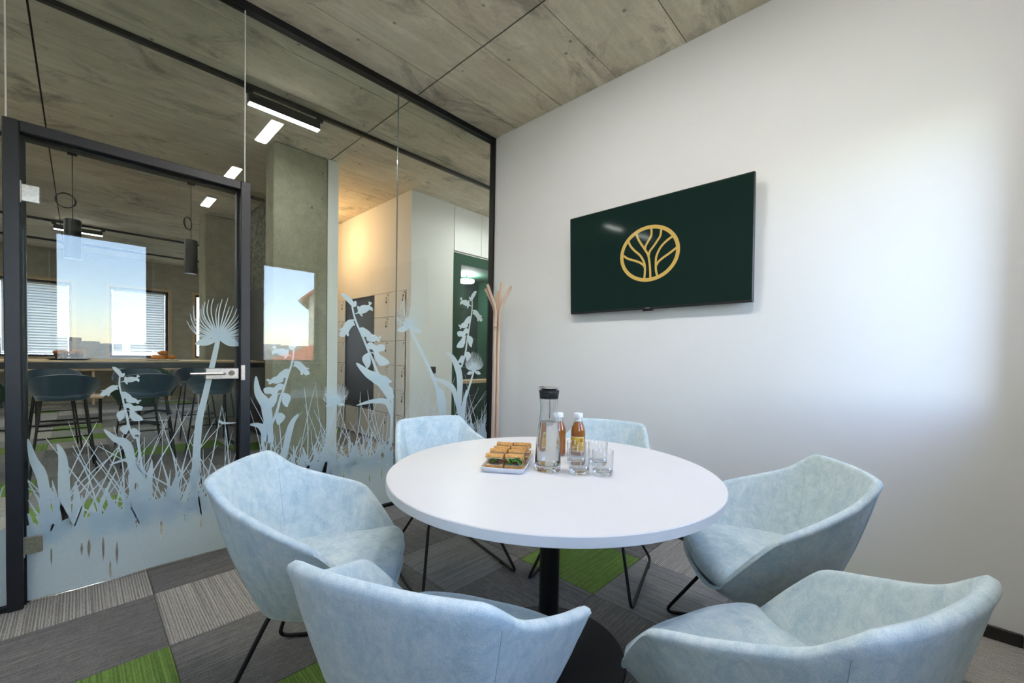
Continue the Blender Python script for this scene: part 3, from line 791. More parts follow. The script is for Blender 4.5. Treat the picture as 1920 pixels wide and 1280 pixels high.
# ================================================================== OFFICE THINGS
# lockers: cabinet with separate doors, black niche in the middle
lock = tag(empty('locker_cabinet', (2.815, 4.59, 0.055)), 'white built-in locker wall with numbered doors around a black alcove', 'lockers')
LX = 2.815
mb = MB()
mb.box(0.030, 0.044, 0, LY[-1] - LY[0], 0, 1.93)
mb.build('carcass', M['black_screen'], lock)
dm = MB().bbox(0.0, 0.018, 0.0018, 0.4082, 0.0018, 0.3182, 0.0015)
door_me = None
rows = [0.0, 0.3217, 0.6434, 0.9651, 1.2868, 1.6085]
def locker_door(y, z, key):
    global door_me
    if door_me is None:
        o = dm.build('locker_door', M['white_gloss'], lock); door_me = o.data
    else:
        o = bpy.data.objects.new('locker_door', door_me); COL.objects.link(o); o.parent = lock
    o.location = (0, y, z)
    n1 = MB(); n1.box(-0.0008, 0.0, 0.035, 0.050, 0.285, 0.300); n1.box(-0.0008, 0.0, 0.056, 0.064, 0.285, 0.300); n1.build('number', M['label_dark'], o)
    MB().lathe([(0.010, 0), (0.010, 0.012), (0.007, 0.014)], 14).build('lock', M['chrome'], o, 40)
    lkk = [c for c in o.children if c.name.startswith('lock')][0]; lkk.rotation_euler = (0, -pi / 2, 0); lkk.location = (0, 0.062, 0.258)
    if key:
        kk = MB(); kk.box(-0.016, -0.013, 0.060, 0.064, 0.205, 0.262); kk.lathe([(0.013, -0.0165), (0.013, -0.0125)], 14); 
        for i in range(len(kk.v) - 28, len(kk.v)):
            a, b, c = kk.v[i]; kk.v[i] = (c, 0.062 + a, 0.192 + b)
        kk.build('key', M['black_metal'], o)
for ci, y in enumerate((4.59, 5.0, 5.41, 5.88, 6.35, 6.77)):
    for ri, z in enumerate(rows):
        if ci in (2, 3) and ri > 0: continue
        o = locker_door(y - 4.59, z, (ci * 7 + ri * 3) % 4 != 1)
al = MB().box(0.026, 0.029, 5.415 - 4.59, 6.345 - 4.59, 0.323, 1.928).build('alcove_back', M['black_screen'], lock)
MB().box(0.002, 0.029, 5.415 - 4.59, 6.345 - 4.59, 0.323, 0.335).build('alcove_shelf', M['plastic_black'], lock)
wl = tag(empty('wall_lamp', (2.18, 5.98, 2.72)), 'warm wall lamp hidden behind the white partition end', 'lamp')
MB().lathe([(0.03, 0), (0.05, 0.03), (0.05, 0.10), (0.03, 0.13)], 20).build('bulb', M['lamp_warm'], wl, 60)
MB().lathe([(0.012, 0.13), (0.012, ZC - 2.72)], 10).build('rod', M['black_metal'], wl)

# outlet, cupboard doors, green niche
sw = tag(empty('wall_socket', (3.155, FYB, 0.97)), 'small black square socket plate on the white wall', 'socket')
MB().bbox(-0.045, 0.045, -0.010, 0.0, -0.045, 0.045, 0.002).build('plate', M['plastic_black'], sw)
MB().lathe([(0.02, 0), (0.02, 0.004)], 18).build('socket_face', M['rubber'], sw); [setattr(c, 'rotation_euler', (pi / 2, 0, 0)) or setattr(c, 'location', (0, -0.0101, 0)) for c in sw.children if c.name.startswith('socket_face')]
cup = tag(empty('wall_cupboard', (3.48, FYB, 2.59)), 'white high cupboard with flush doors above the green niche', 'cupboard')
for k in range(3):
    MB().bbox(0.003 + k * 0.485, 0.482 + k * 0.485, 0.0, 0.018, 0.0, 0.585, 0.002).build('cupboard_door', M['white_gloss'], cup)
niche = tag(empty('seating_niche', (3.47, FYB, 0)), 'dark green felt-lined niche beside the white wall', 'niche')
mb = MB(); mb.box(0.001, 0.13, -0.004, 0.10, 0, 2.565); mb.box(0.13, 1.28, -0.004, 0.10, 2.42, 2.565); mb.build('niche_frame', M['dark_green'], niche)
M['niche_dark'] = plain('very_dark_green_panel', (0.010, 0.024, 0.018), 0.6, var=0.1)
for zz in range(5):
    MB().bbox(0.13, 1.28, 0.95, 0.97, zz * 0.485 + 0.002, zz * 0.485 + 0.483, 0.004).build('back_panel', M['niche_dark'], niche)
mb = MB(); mb.box(0.11, 0.13, 0.10, 0.97, 0, 2.42); mb.box(1.28, 1.30, 0.10, 0.97, 0, 2.42); mb.box(0.13, 1.28, 0.10, 0.97, 2.42, 2.44); mb.build('niche_lining', M['dark_green'], niche)
sh = tag(MB().bbox(-0.45, 0.45, -0.13, 0.13, 0, 0.045, 0.004).build('niche_shelf', M['oak']), 'small oak shelf table inside the green niche', 'shelf'); place(sh, (4.28, 4.93, 0.745))
nl = tag(empty('niche_lamp', (4.14, 5.02, 2.30)), 'round glowing ceiling lamp inside the green niche', 'lamp')
MB().lathe([(0.02, 0.0), (0.10, 0.004), (0.115, 0.02), (0.115, 0.045), (0.02, 0.05)], 28).build('diffuser', M['lamp_white'], nl, 40)
MB().lathe([(0.01, 0.05), (0.01, 0.12)], 10).build('stem', M['black_metal'], nl)

# ceiling tracks and linear lamps
def track(y, x0, x1, label):
    t = tag(empty('lighting_track', ((x0 + x1) / 2, y, ZC)), label, 'track')
    W = (x1 - x0) / 2
    MB().bbox(-W, W, -0.018, 0.018, -0.034, -0.001, 0.002).build('rail', M['black_metal'], t)
    return t
track(3.70, OXL + 0.1, OXR - 0.1, 'black ceiling track running just behind the glass partition')
track(6.30, OXL + 0.1, 1.70, 'black ceiling track carrying the two pendant lamps')
track(9.95, OXL + 0.1, 2.8, 'black ceiling track in front of the far windows')
track(11.75, OXL + 0.1, 2.8, 'farthest black ceiling track close to the window wall')
def track_lamp(x0, x1, y, label, mat='lamp_office'):
    t = tag(empty('linear_lamp', ((x0 + x1) / 2, y, 3.065)), label, 'lamp')
    W = (x1 - x0) / 2
    MB().bbox(-W, W, -0.030, 0.030, 0.000, 0.072, 0.002).build('housing', M['black_metal'], t)
    MB().bbox(-W + 0.003, W - 0.003, -0.027, 0.027, -0.0035, -0.0001, 0.001).build('diffuser', M[mat], t)
    for x in (-W - 0.02, W - 0.02):
        MB().bbox(x, x + 0.05, -0.016, 0.016, 0.072, 0.102, 0.002).build('track_adapter', M['black_metal'], t)
    return t
track_lamp(0.89, 1.41, 3.71, 'bright linear lamp on the track behind the top of the glass')
track_lamp(-0.27, 0.28, 9.95, 'linear lamp on the far track above the left window')
track_lamp(-2.6, -2.05, 3.71, 'linear lamp on the near track far to the left')
track_lamp(2.3, 2.85, 9.95, 'linear lamp on the far track behind the rear pillar')
def panel_lamp(x, y, l, mat, label, cat='lamp'):
    t = tag(empty('ceiling_panel_lamp', (x, y, ZC - 0.03)), label, cat)
    MB().bbox(-0.055, 0.055, -l / 2, l / 2, 0.0, 0.029, 0.003).build('housing', M['white_gloss'], t)
    MB().bbox(-0.047, 0.047, -l / 2 + 0.008, l / 2 - 0.008, -0.010, -0.0001, 0.003).build('diffuser', M[mat], t)
panel_lamp(1.20, 6.92, 0.46, 'lamp_dim', 'narrow ceiling lamp above the far side of the bar')
panel_lamp(-1.2, 5.0, 0.46, 'lamp_fill', 'added fill lamp out of view over the left part of the office, nearer the glass')  # added out of view to brighten the office floor, stools and bar
panel_lamp(-1.5, 7.6, 0.46, 'lamp_fill', 'added fill lamp out of view over the left part of the office, nearer the windows')  # second added lamp out of view, lifts the floor farther back
panel_lamp(1.19, 1.45, 0.50, 'lamp_white', 'narrow ceiling lamp above the meeting table mirrored in the glass')
panel_lamp(1.19, 0.12, 0.50, 'lamp_white', 'narrow ceiling lamp overhead near the windows, mirrored beside the door top')
track_lamp(3.62, 4.16, 3.71, 'added fill lamp on the near track, hidden in front of the green niche', 'lamp_fill')  # added behind the end post to light the white corridor wall
track_lamp(-1.5, -0.96, 3.71, 'added fill lamp on the near track, out of view left of the door')  # added above the frame for more office light near the glass
track_lamp(-1.9, -1.35, 9.95, 'added fill lamp on the far track, out of view beyond the left edge')  # unseen extra lamp, added to brighten the rear of the office

# pendants
pd = tag(empty('pendant_lamp', (-0.04, 6.3, 2.09)), 'black cylinder pendant lamp, left one above the bar', 'lamp', 'pendants above the bar')
MB().lathe([(0.045, 0.03), (0.060, 0.0), (0.064, 0.0), (0.064, 0.395), (0.058, 0.40), (0.006, 0.40)], 32, cap0=False).build('shade', M['black_metal'], pd, 40)
MB().lathe([(0.045, 0.028), (0.002, 0.030)], 24, cap0=False).build('lamp_glass', M['lamp_white'], pd)
MB().tube([(0, 0, 0.40), (0, 0, ZC - 2.09 - 0.03)], 0.0035, 8).build('cord', M['rubber'], pd)
MB().bbox(-0.035, 0.035, -0.016, 0.016, ZC - 2.09 - 0.055, ZC - 2.09 - 0.034, 0.002).build('canopy', M['black_metal'], pd)
cl = MB()
for q in range(3):
    cl.tube([(-0.048 + (0.070 + 0.004 * q) * cos(a) * 0.95, 0.004 * q, 0.585 + (0.076 - 0.003 * q) * sin(a)) for a in [2 * pi * i / 24 for i in range(24)]], 0.0038, 6, True)
cl.build('cord_coil', M['rubber'], pd, 60)
pd2 = copy_tree(pd); pd2.location = (0.925, 6.3, 2.09); pd2['label'] = 'black cylinder pendant lamp, right one beside the rear pillar'
for c in pd2.children:
    if c.name.startswith('cord_coil'): c.rotation_euler = (0, 0, 0.9)

# bar table
bar = tag(empty('bar_table', (-0.4, 6.28, 0)), 'long bar-height table with dark edge behind the glass door', 'table')
MB().bbox(-2.2, 2.0, -0.38, 0.38, 1.030, 1.048, 0.002).build('table_top', M['oak'], bar)
MB().bbox(-2.2, 2.0, -0.381, 0.381, 0.968, 1.0299, 0.003).build('apron', M['anthracite'], bar)
for x in (-1.7, 1.72):
    mb = MB(); mb.tube(fillet([(x, -0.3, 0.968), (x, -0.3, 0.015), (x, 0.3, 0.015), (x, 0.3, 0.968)], 0.03), 0.02, 8); mb.build('leg', M['black_metal'], bar, 50)

# bar stools
def make_stool():
    t = empty('bar_stool')
    # shell: half bowl open to the front (+y)
    N = 26; rings_o = []
    def loop(k):
        out = []
        for i in range(N + 1):
            a = -pi * 0.60 + 2 * pi * 0.60 * i / N      # 0 = back
            sx = sin(a); cy = cos(a)
            wide = 0.15 + 0.085 * k; dep = 0.14 + 0.075 * k
            top = 0.225 * (0.45 + 0.55 * max(0.0, cy) ** 0.5)
            out.append((wide * sx, -dep * cy, 0.705 + top * k ** 1.25))
        return out
    outer = [loop(k) for k in (0, 0.12, 0.3, 0.5, 0.7, 0.88, 1.0)]
    inner = [[(x * 0.93, y * 0.93 + 0.004, z + 0.004) for x, y, z in r] for r in reversed(outer)]
    MB().loft(outer + inner, False, False, False).build('shell', M['blue_fabric'], t, 60)
    seat = [[(0.17 * s * (abs(cos(a)) ** 0.75) * (1 if cos(a) > 0 else -1), 0.165 * s * (abs(sin(a)) ** 0.75) * (1 if sin(a) > 0 else -1) + 0.01, z) for a in [2 * pi * i / 28 for i in range(28)]] for s, z in ((0.80, 0.69), (0.98, 0.70), (1.03, 0.72), (1.0, 0.742), (0.86, 0.752), (0.5, 0.756))]
    MB().loft(seat).build('seat', M['blue_fabric'], t, 50)
    for sx in (-1, 1):
        for sy in (-1, 1):
            lg = MB().tube([(0.135 * sx, 0.12 * sy, 0.70), (0.205 * sx, 0.20 * sy, 0.010)], 0.0085, 8).build('leg', M['black_metal'], t, 50)
            MB().lathe([(0.011, 0.001), (0.011, 0.03)], 10, (0.204 * sx, 0.199 * sy, 0)).build('foot_glide', M['chrome'], lg)
    for sx in (-1, 1):
        MB().tube(fillet([(0.173 * sx, -0.163, 0.32), (0.173 * sx, 0.163, 0.32)], 0.02), 0.007, 8).build('side_rung', M['black_metal'], t)
    MB().tube([(-0.173, 0.163, 0.32), (0.173, 0.163, 0.32)], 0.0075, 8).build('footrest', M['black_metal'], t)
    MB().tube([(-0.160, -0.149, 0.44), (0.160, -0.149, 0.44)], 0.007, 8).build('back_rung', M['black_metal'], t)
    return t
st0 = make_stool()
spots = [(-0.10, 5.62, 0.04, 'petrol blue bar stool nearest the door hinge, back to the glass'), (0.48, 5.60, -0.05, 'petrol blue bar stool in the middle of the near side, back to the glass'), (1.02, 5.62, 0.06, 'petrol blue bar stool nearest the pillar, back to the glass'), (-0.72, 5.64, -0.06, 'petrol blue bar stool at the left frame edge, back to the glass'),
         (-0.20, 6.98, pi + 0.08, 'petrol blue bar stool across the bar, behind the muffins'), (0.50, 6.96, pi - 0.06, 'petrol blue bar stool across the bar, below the pastries'), (1.08, 6.98, pi + 0.04, 'petrol blue bar stool across the bar, next to the rear pillar')]
for k, (x, y, a, lab) in enumerate(spots):
    o = st0 if k == 0 else copy_tree(st0)
    place(o, (x, y, 0), a); tag(o, lab, 'bar stool', 'bar stools around the bar table')

# muffins and pastries on the bar
tr = tag(MB().lathe([(0.02, 0.0), (0.12, 0.0), (0.155, 0.012), (0.158, 0.020), (0.150, 0.020), (0.118, 0.008), (0.02, 0.008)], 36).build('serving_tray', M['plastic_black'], None, 40), 'round dark serving tray on the bar under the muffins', 'tray')
place(tr, (-0.07, 6.10, 1.0485))
def make_muffin():
    t = empty('muffin')
    N = 28; R = []
    for r, z in ((0.028, 0.0), (0.036, 0.03), (0.041, 0.055)):
        R.append([((r + 0.0015 * (i % 2)) * cos(2 * pi * i / N), (r + 0.0015 * (i % 2)) * sin(2 * pi * i / N), z) for i in range(N)])
    MB().loft(R).build('paper_case', M['paper_brown'], t)
    R = []
    for r, z in ((0.039, 0.05), (0.048, 0.060), (0.047, 0.072), (0.036, 0.084), (0.018, 0.090)):
        R.append([(r * (1 + 0.10 * mnoise.noise((3 * cos(2 * pi * i / N), 3 * sin(2 * pi * i / N), z * 30))) * cos(2 * pi * i / N), r * (1 + 0.10 * mnoise.noise((3 * cos(2 * pi * i / N), 3 * sin(2 * pi * i / N), z * 30))) * sin(2 * pi * i / N), z) for i in range(N)])
    MB().loft(R).build('top', M['muffin'], t, 80)
    return t
m0 = make_muffin()
for k, (x, y, lab) in enumerate(((-0.130, 6.05, 'dark muffin on the tray, left of the front pair'), (-0.025, 6.05, 'dark muffin on the tray, right of the front pair'), (-0.115, 6.155, 'dark muffin at the back of the tray'), (-0.010, 6.153, 'dark muffin at the right rear of the tray'))):
    o = m0 if k == 0 else copy_tree(m0); place(o, (x, y, 1.0485 + 0.0088), k * 0.8); tag(o, lab, 'muffin', 'muffins on the bar')
pl = tag(MB().lathe([(0.02, 0.0), (0.125, 0.0), (0.150, 0.010), (0.147, 0.012), (0.123, 0.004), (0.02, 0.004)], 36).build('plate', M['porcelain'], None, 40), 'white plate on the bar under the pastries', 'plate'); place(pl, (0.65, 6.10, 1.0485))
def make_pastry():
    N = 14; R = []
    for i in range(13):
        u = i / 12 * 2 - 1; r = 0.027 * (1 - abs(u) ** 2.2) + 0.005; r *= 1 + 0.14 * sin(u * 16)
        cx, cy = u * 0.058, 0.020 * u * u
        R.append([(cx, cy + r * cos(2 * pi * k / N), 0.030 + r * 0.85 * sin(2 * pi * k / N)) for k in range(N)])
    return MB().loft(R).build('pastry', M['pastry'], None, 70)
p0 = make_pastry()
for k, (x, y, z, a, lab) in enumerate(((0.600, 6.040, 0, 0.1, 'glazed pastry at the left front of the plate'), (0.722, 6.070, 0, 1.45, 'glazed pastry at the right front of the plate'), (0.580, 6.135, 0, 1.5, 'glazed pastry at the left rear of the plate'), (0.668, 6.168, 0, 0.1, 'glazed pastry at the right rear of the plate'), (0.652, 6.095, 0.047, 0.6, 'glazed pastry lying on top of the heap'))):
    o = p0 if k == 0 else p0.copy()
    if k: COL.objects.link(o)
    place(o, (x, y, 1.0485 + 0.006 + z), a); tag(o, lab, 'pastry', 'pastries on the bar')

# lounge furniture far behind the bar
def lounge(x, y, a, lab):
    t = tag(empty('lounge_chair', (x, y, 0), a), lab, 'armchair', 'green lounge chairs behind the bar')
    N = 28; outer = []
    for k in (0, 0.15, 0.35, 0.6, 0.85, 1.0):
        outer.append([((0.20 + 0.13 * k) * sin(th), -(0.19 + 0.13 * k) * cos(th), 0.33 + 0.52 * (0.42 + 0.58 * max(0, cos(th)) ** 0.6) * k ** 1.2) for th in [-pi * 0.66 + 2 * pi * 0.66 * i / N for i in range(N + 1)]])
    inner = [[(px * 0.9, py * 0.9, pz + 0.01) for px, py, pz in r] for r in reversed(outer)]
    MB().loft(outer + inner, False, False, False).build('shell', M['green_fabric'], t, 60)
    MB().loft([[(0.24 * s * cos(b), 0.24 * s * sin(b) + 0.02, z) for b in [2 * pi * i / 26 for i in range(26)]] for s, z in ((0.7, 0.32), (0.95, 0.34), (1.0, 0.40), (0.9, 0.445), (0.5, 0.455))]).build('seat', M['green_fabric'], t, 60)
    MB().lathe([(0.022, 0.05), (0.022, 0.33)], 14).build('column', M['black_metal'], t, 40)
    for q in range(4):
        b = q * pi / 2 + 0.4
        MB().tube([(0, 0, 0.075), (0.30 * cos(b), 0.30 * sin(b), 0.022)], [0.02, 0.013], 8).build('base_arm', M['black_metal'], t, 50)
lounge(0.62, 8.45, 0.4, 'bottle green lounge chair on star base, nearer the bar')
lounge(0.95, 9.9, pi + 0.3, 'bottle green lounge chair farther back, facing the windows')
lounge(-0.95, 8.9, -0.5, 'bottle green lounge chair at the left, behind the bar')
ct = tag(empty('coffee_table', (-0.10, 9.5, 0)), 'low wooden coffee table on black cube frame', 'table')
MB().bbox(-0.36, 0.36, -0.32, 0.32, 0.385, 0.41, 0.004).build('table_top', M['oak'], ct)
mb = MB()
for sx in (-1, 1):
    for sy in (-1, 1): mb.box(sx * 0.33 - 0.012, sx * 0.33 + 0.012, sy * 0.29 - 0.012, sy * 0.29 + 0.012, 0.002, 0.385)
for s in (-1, 1): mb.box(-0.318, 0.318, s * 0.29 - 0.012, s * 0.29 + 0.012, 0.002, 0.026); mb.box(s * 0.33 - 0.012, s * 0.33 + 0.012, -0.278, 0.278, 0.002, 0.026)
mb.build('frame', M['black_metal'], ct)
wb = tag(empty('window_desk', (0.2, 12.5, 0)), 'long light wooden desk board under the far windows', 'desk')
MB().bbox(-3.6, 2.6, -0.30, 0.33, 0.705, 0.735, 0.003).build('desk_top', M['oak'], wb)
for x in (-3.2, -1.6, 0.0, 1.2, 2.4): MB().bbox(x - 0.02, x + 0.02, -0.26, -0.22, 0.002, 0.705, 0.003).build('leg', M['beech'], wb)
ck = tag(empty('kitchen_cabinet', (1.70, 6.15, 0)), 'dark brown tall cabinet below the mottled bulkhead', 'cabinet')
MB().bbox(0.0, 0.095, -1.38, 1.44, 0.08, 2.045, 0.003).build('body', M['dark_panel'], ck)
MB().box(0.02, 0.09, -1.38, 1.44, 0.002, 0.08).build('plinth', M['black_metal'], ck)
for k in range(4): MB().bbox(-0.018, -0.001, -1.375 + k * 0.705, -0.675 + k * 0.705, 0.10, 2.03, 0.002).build('cabinet_door', M['dark_panel'], ck)

# ================================================================== OUTSIDE
structure(MB().box(-900, 900, -900, 900, -13.2, -13.0).build('ground', M['ground']), 'wooded ground and hillside outside the windows', 'ground')
mb = MB(); crnd = random.Random(5)
for k in range(700):
    side = 1 if k % 2 else -1
    x = crnd.uniform(-330, 430); y = side * crnd.uniform(200, 520); h = crnd.uniform(4, 11) + (abs(y) - 200) * 0.024
    w, dd = crnd.uniform(5, 16), crnd.uniform(6, 16)
    mb.box(x - w / 2, x + w / 2, y - dd / 2, y + dd / 2, -13, -8 + h)
tag(mb.build('distant_city', M['city']), 'pale distant city houses on the horizon outside', 'city', kind='stuff')
hs = tag(empty('neighbour_house', (10.35, -15.2 , -13), 0.45), 'cream gabled neighbour house mirrored in the glass', 'house')
mb = MB(); mb.prism([(-2.65, 0), (2.65, 0), (2.65, 17.0), (0, 19.2), (-2.65, 17.0)], lambda u, v: (u, 0, v), lambda u, v: (u, -6, v)); mb.build('walls', M['cream_plaster'], hs)
for s in (-1, 1):
    mb = MB(); mb.prism([(s * 3.0, 16.72), (s * 3.0, 16.86), (0, 19.36), (0, 19.22)], lambda u, v: (u, 0.3, v), lambda u, v: (u, -6.2, v)); mb.build('roof_slope', M['roof'], hs)
MB().tube([(-3.02, 0.3, 16.72), (-3.02, -6.2, 16.72)], 0.08, 8).build('gutter', M['white_gloss'], hs)
rh = tag(empty('low_house', (7.2, -8.6, -13)), 'low neighbour house with red ribbed hip roof', 'house')
MB().box(-3.0, 4.2, -1.6, 1.6, 0, 13.55).build('walls', M['cream_plaster'], rh)
mb = MB(); A = [(-3.4, -2.0, 13.5), (4.6, -2.0, 13.5), (4.6, 2.0, 13.5), (-3.4, 2.0, 13.5)]; B = [(-0.4, 0, 15.0), (1.6, 0, 15.0)]
mb.add(A + B, [(3, 2, 5, 4), (0, 4, 5, 1), (0, 3, 4), (1, 5, 2), (0, 1, 2, 3)]); rf = mb.build('roof', M['roof'], rh)
mb = MB()
for k in range(34):
    x = -3.2 + k * 0.235; t_ = 1.0
    if x < -0.4: t_ = (x + 3.4) / 3.0
    elif x > 1.6: t_ = (4.6 - x) / 3.0
    if t_ > 0.05: mb.tube([(x, 2.0, 13.52), (x, 2.0 - 2.0 * t_, 13.52 + 1.5 * t_)], 0.05, 5)
for k in range(16):
    y = -1.9 + k * 0.25; t_ = 1 - abs(y) / 2.0
    if t_ > 0.05: mb.tube([(-3.4, y, 13.52), (-3.4 + 3.0 * t_, y, 13.52 + 1.5 * t_)], 0.05, 5)
mb.build('roof_ribs', M['roof'], rf)

# ================================================================== MEETING ROOM THINGS
# ---------------------------------------------------------------- round table
TC = (1.255, 0.989)
tb = tag(empty('round_table', (TC[0], TC[1], 0)), 'large round white meeting table on a black pedestal', 'table')
R0 = 0.614
MB().lathe([(0.02, 0.708), (R0 - 0.004, 0.708), (R0, 0.711), (R0, 0.7375), (R0 - 0.0025, 0.740), (0.02, 0.740)], 128).build('table_top', M['table_white'], tb, 35)
MB().lathe([(0.03, 0.696), (0.20, 0.696), (0.205, 0.7079), (0.03, 0.7079)], 48).build('mounting_plate', M['black_metal'], tb, 35)
MB().lathe([(0.0385, 0.010), (0.0385, 0.697)], 40).build('column', M['black_metal'], tb, 35)
MB().lathe([(0.05, 0.0005), (0.298, 0.0005), (0.300, 0.004), (0.296, 0.012), (0.05, 0.018), (0.0385, 0.022)], 80).build('base', M['black_metal'], tb, 35)

# ---------------------------------------------------------------- velvet tub chair
RIM = [(0, .302, .384), (.10, .300, .385), (.185, .284, .390), (.236, .263, .412), (.254, .247, .447), (.282, .187, .530), (.303, .128, .600), (.309, .100, .619), (.304, .060, .635), (.284, -.020, .664), (.254, -.110, .701), (.238, -.160, .728), (.224, -.198, .760), (.207, -.228, .783), (.175, -.246, .790), (.09, -.262, .793)]
BOT = [(0, .215), (.070, .213), (.122, .199), (.147, .180), (.154, .162), (.158, .118), (.158, .080), (.157, .055), (.154, .025), (.148, -.018), (.136, -.062), (.124, -.086), (.110, -.104), (.094, -.116), (.074, -.124), (.040, -.131)]
ZBOT = 0.318
def loop_of(h, back):
    pts = list(h) + [back] + [(-p[0],) + tuple(p[1:]) for p in reversed(h[1:])]
    return pts
rim = spline(loop_of(RIM, (0, -.266, .794)), 5, True)
bot = spline([p + (ZBOT,) for p in loop_of(BOT, (0, -.133))], 5, True)
NL = len(rim)
def plan_normals(loop):
    out = []
    for i in range(len(loop)):
        a = loop[i - 3]; b = loop[(i + 3) % len(loop)]
        tx, ty = b[0] - a[0], b[1] - a[1]; q = hypot(tx, ty) or 1
        out.append((-ty / q, tx / q))        # outward for front->right->back order?
    cx = sum(p[0] for p in loop) / len(loop); cy = sum(p[1] for p in loop) / len(loop)
    return [(n[0], n[1]) if n[0] * (p[0] - cx) + n[1] * (p[1] - cy) > 0 else (-n[0], -n[1]) for n, p in zip(out, loop)]
nrm = plan_normals(rim)
def shell_point(i, v):
    r, b = rim[i], bot[i]
    fh = v ** 0.86
    bulge = 0.009 * sin(pi * min(1, v * 1.0)) * min(1.0, (r[2] - 0.38) / 0.3 + 0.15)
    return (b[0] + (r[0] - b[0]) * fh + nrm[i][0] * bulge, b[1] + (r[1] - b[1]) * fh + nrm[i][1] * bulge, b[2] + (r[2] - b[2]) * v)
TH = 0.030
rings = [[(bot[i][0] * 0.55, bot[i][1] * 0.55 + 0.01, ZBOT - 0.012) for i in range(NL)], [(bot[i][0] * 0.90, bot[i][1] * 0.90, ZBOT - 0.010) for i in range(NL)]]
for v in (0.0, 0.04, 0.1, 0.2, 0.35, 0.5, 0.65, 0.8, 0.92):
    rings.append([shell_point(i, v) for i in range(NL)])
# rounded rim, then inner face down to below the cushion
def inward(p, i, d): return (p[0] - nrm[i][0] * d, p[1] - nrm[i][1] * d, p[2])
for a in (0, 40, 90, 140, 180):
    k = RAD(a)
    rg = []
    for i in range(NL):
        tt = TH * (1.0 if rim[i][2] > 0.45 else 0.7)
        p = rim[i]; rr = tt / 2
        q = inward(p, i, rr - rr * cos(k))
        rg.append((q[0], q[1], p[2] - rr + rr * sin(k)))
    rings.append(rg)
for v in (0.85, 0.65, 0.45, 0.28):
    rg = []
    for i in range(NL):
        zt = rim[i][2] - 0.02; zb = 0.385
        z = min(zt, zb + (rim[i][2] - zb) * v) if rim[i][2] > 0.45 else min(rim[i][2] - 0.02, 0.375)
        vv = max(0.02, (z - ZBOT) / max(0.03, rim[i][2] - ZBOT))
        q = inward(shell_point(i, min(vv, 1)), i, TH + 0.012 * (1 - v))
        rg.append((q[0], q[1], z))
    rings.append(rg)
rings.append([(bot[i][0] * 0.80, bot[i][1] * 0.80 + 0.01, 0.372) for i in range(NL)])
def make_chair():
    t = empty('tub_chair')
    sh = MB().loft(rings).build('shell', M['velvet'], t, 70)
    # seat cushion
    base = []
    for i in range(NL):
        hi = min(1.0, max(0.0, (rim[i][2] - 0.40) / 0.10))
        zq = 0.440
        p = inward(shell_point(i, min(1.0, (zq - ZBOT) / max(0.06, rim[i][2] - ZBOT))), i, TH + 0.006)
        q = (rim[i][0] * 1.0 + nrm[i][0] * 0.004, rim[i][1] + nrm[i][1] * 0.004)
        base.append((q[0] + (p[0] - q[0]) * hi, q[1] + (p[1] - q[1]) * hi))
    cr = []
    for s_, z in ((0.80, .396), (0.925, .398), (0.975, .406), (1.0, .426), (0.992, .446), (0.955, .459), (0.84, .468), (0.6, .473), (0.25, .475)):
        cr.append([(p[0] * s_, 0.055 + (p[1] - 0.055) * s_, z) for p in base])
    MB().loft(cr).build('seat_cushion', M['velvet'], t, 60)
    # seams at the two back corners, inside and outside
    for sgn in (1, -1):
        for inside in (True, False):
            idx = 13 * 5 - 3
            idx = idx if sgn == 1 else (NL - idx) % NL
            path = []
            for k in range(9):
                v = 0.42 + 0.46 * k / 8 if inside else 0.12 + 0.82 * k / 8
                p = shell_point(idx, v)
                if inside:
                    z = p[2]; p = inward(p, idx, TH + 0.012 * (1 - (z - .385) / (rim[idx][2] - .385)) - 0.0005)
                else: p = inward(p, idx, -0.0002)
                path.append(p)
            MB().tube(path, 0.0012 if inside else 0.0006, 6).build('seam', M['velvet_seam'], t)
    # wire sled frame
    for s in (-1, 1):
        path = fillet([(0.10 * s, 0.150, 0.318), (0.165 * s, 0.165, 0.312), (0.266 * s, 0.340, 0.0085), (0.258 * s, -0.215, 0.0085), (0.110 * s, -0.092, 0.312), (0.06 * s, -0.085, 0.318)], 0.045, 6)
        sl = MB().tube(path, 0.0075, 10).build('sled_leg', M['black_metal'], t, 60)
        for y in (0.20, -0.12): MB().bbox(0.262 * s - 0.007, 0.262 * s + 0.007, y - 0.02, y + 0.02, 0.0, 0.006, 0.001).build('glide', M['rubber'], sl)
    mb = MB(); mb.bbox(-0.13, 0.13, 0.10, 0.17, 0.306, 0.318, 0.002); mb.bbox(-0.09, 0.09, -0.11, -0.06, 0.306, 0.318, 0.002); mb.build('mounting_bracket', M['black_metal'], t)
    return t
CH = [(0.556, 1.499, -39.5, 'pale blue velvet tub chair at the left of the table beside the glass door'),
      (0.553, 0.728, 24.5, 'pale blue velvet tub chair in the foreground seen from behind'),
      (1.040, 0.154, 68.1, 'pale blue velvet tub chair in the right foreground corner'),
      (1.805, 0.341, 123.5, 'pale blue velvet tub chair at the right, in front of the blank wall'),
      (1.989, 1.231, 195.8, 'pale blue velvet tub chair behind the bottles under the screen'),
      (1.413, 1.872, 257.8, 'pale blue velvet tub chair behind the table in front of the lockers')]
ch0 = make_chair()
for k, (x, y, hd, lab) in enumerate(CH):
    o = ch0 if k == 0 else copy_tree(ch0)
    place(o, (x, y, 0), RAD(hd) - pi / 2)
    tag(o, lab, 'chair', 'velvet tub chairs round the table')

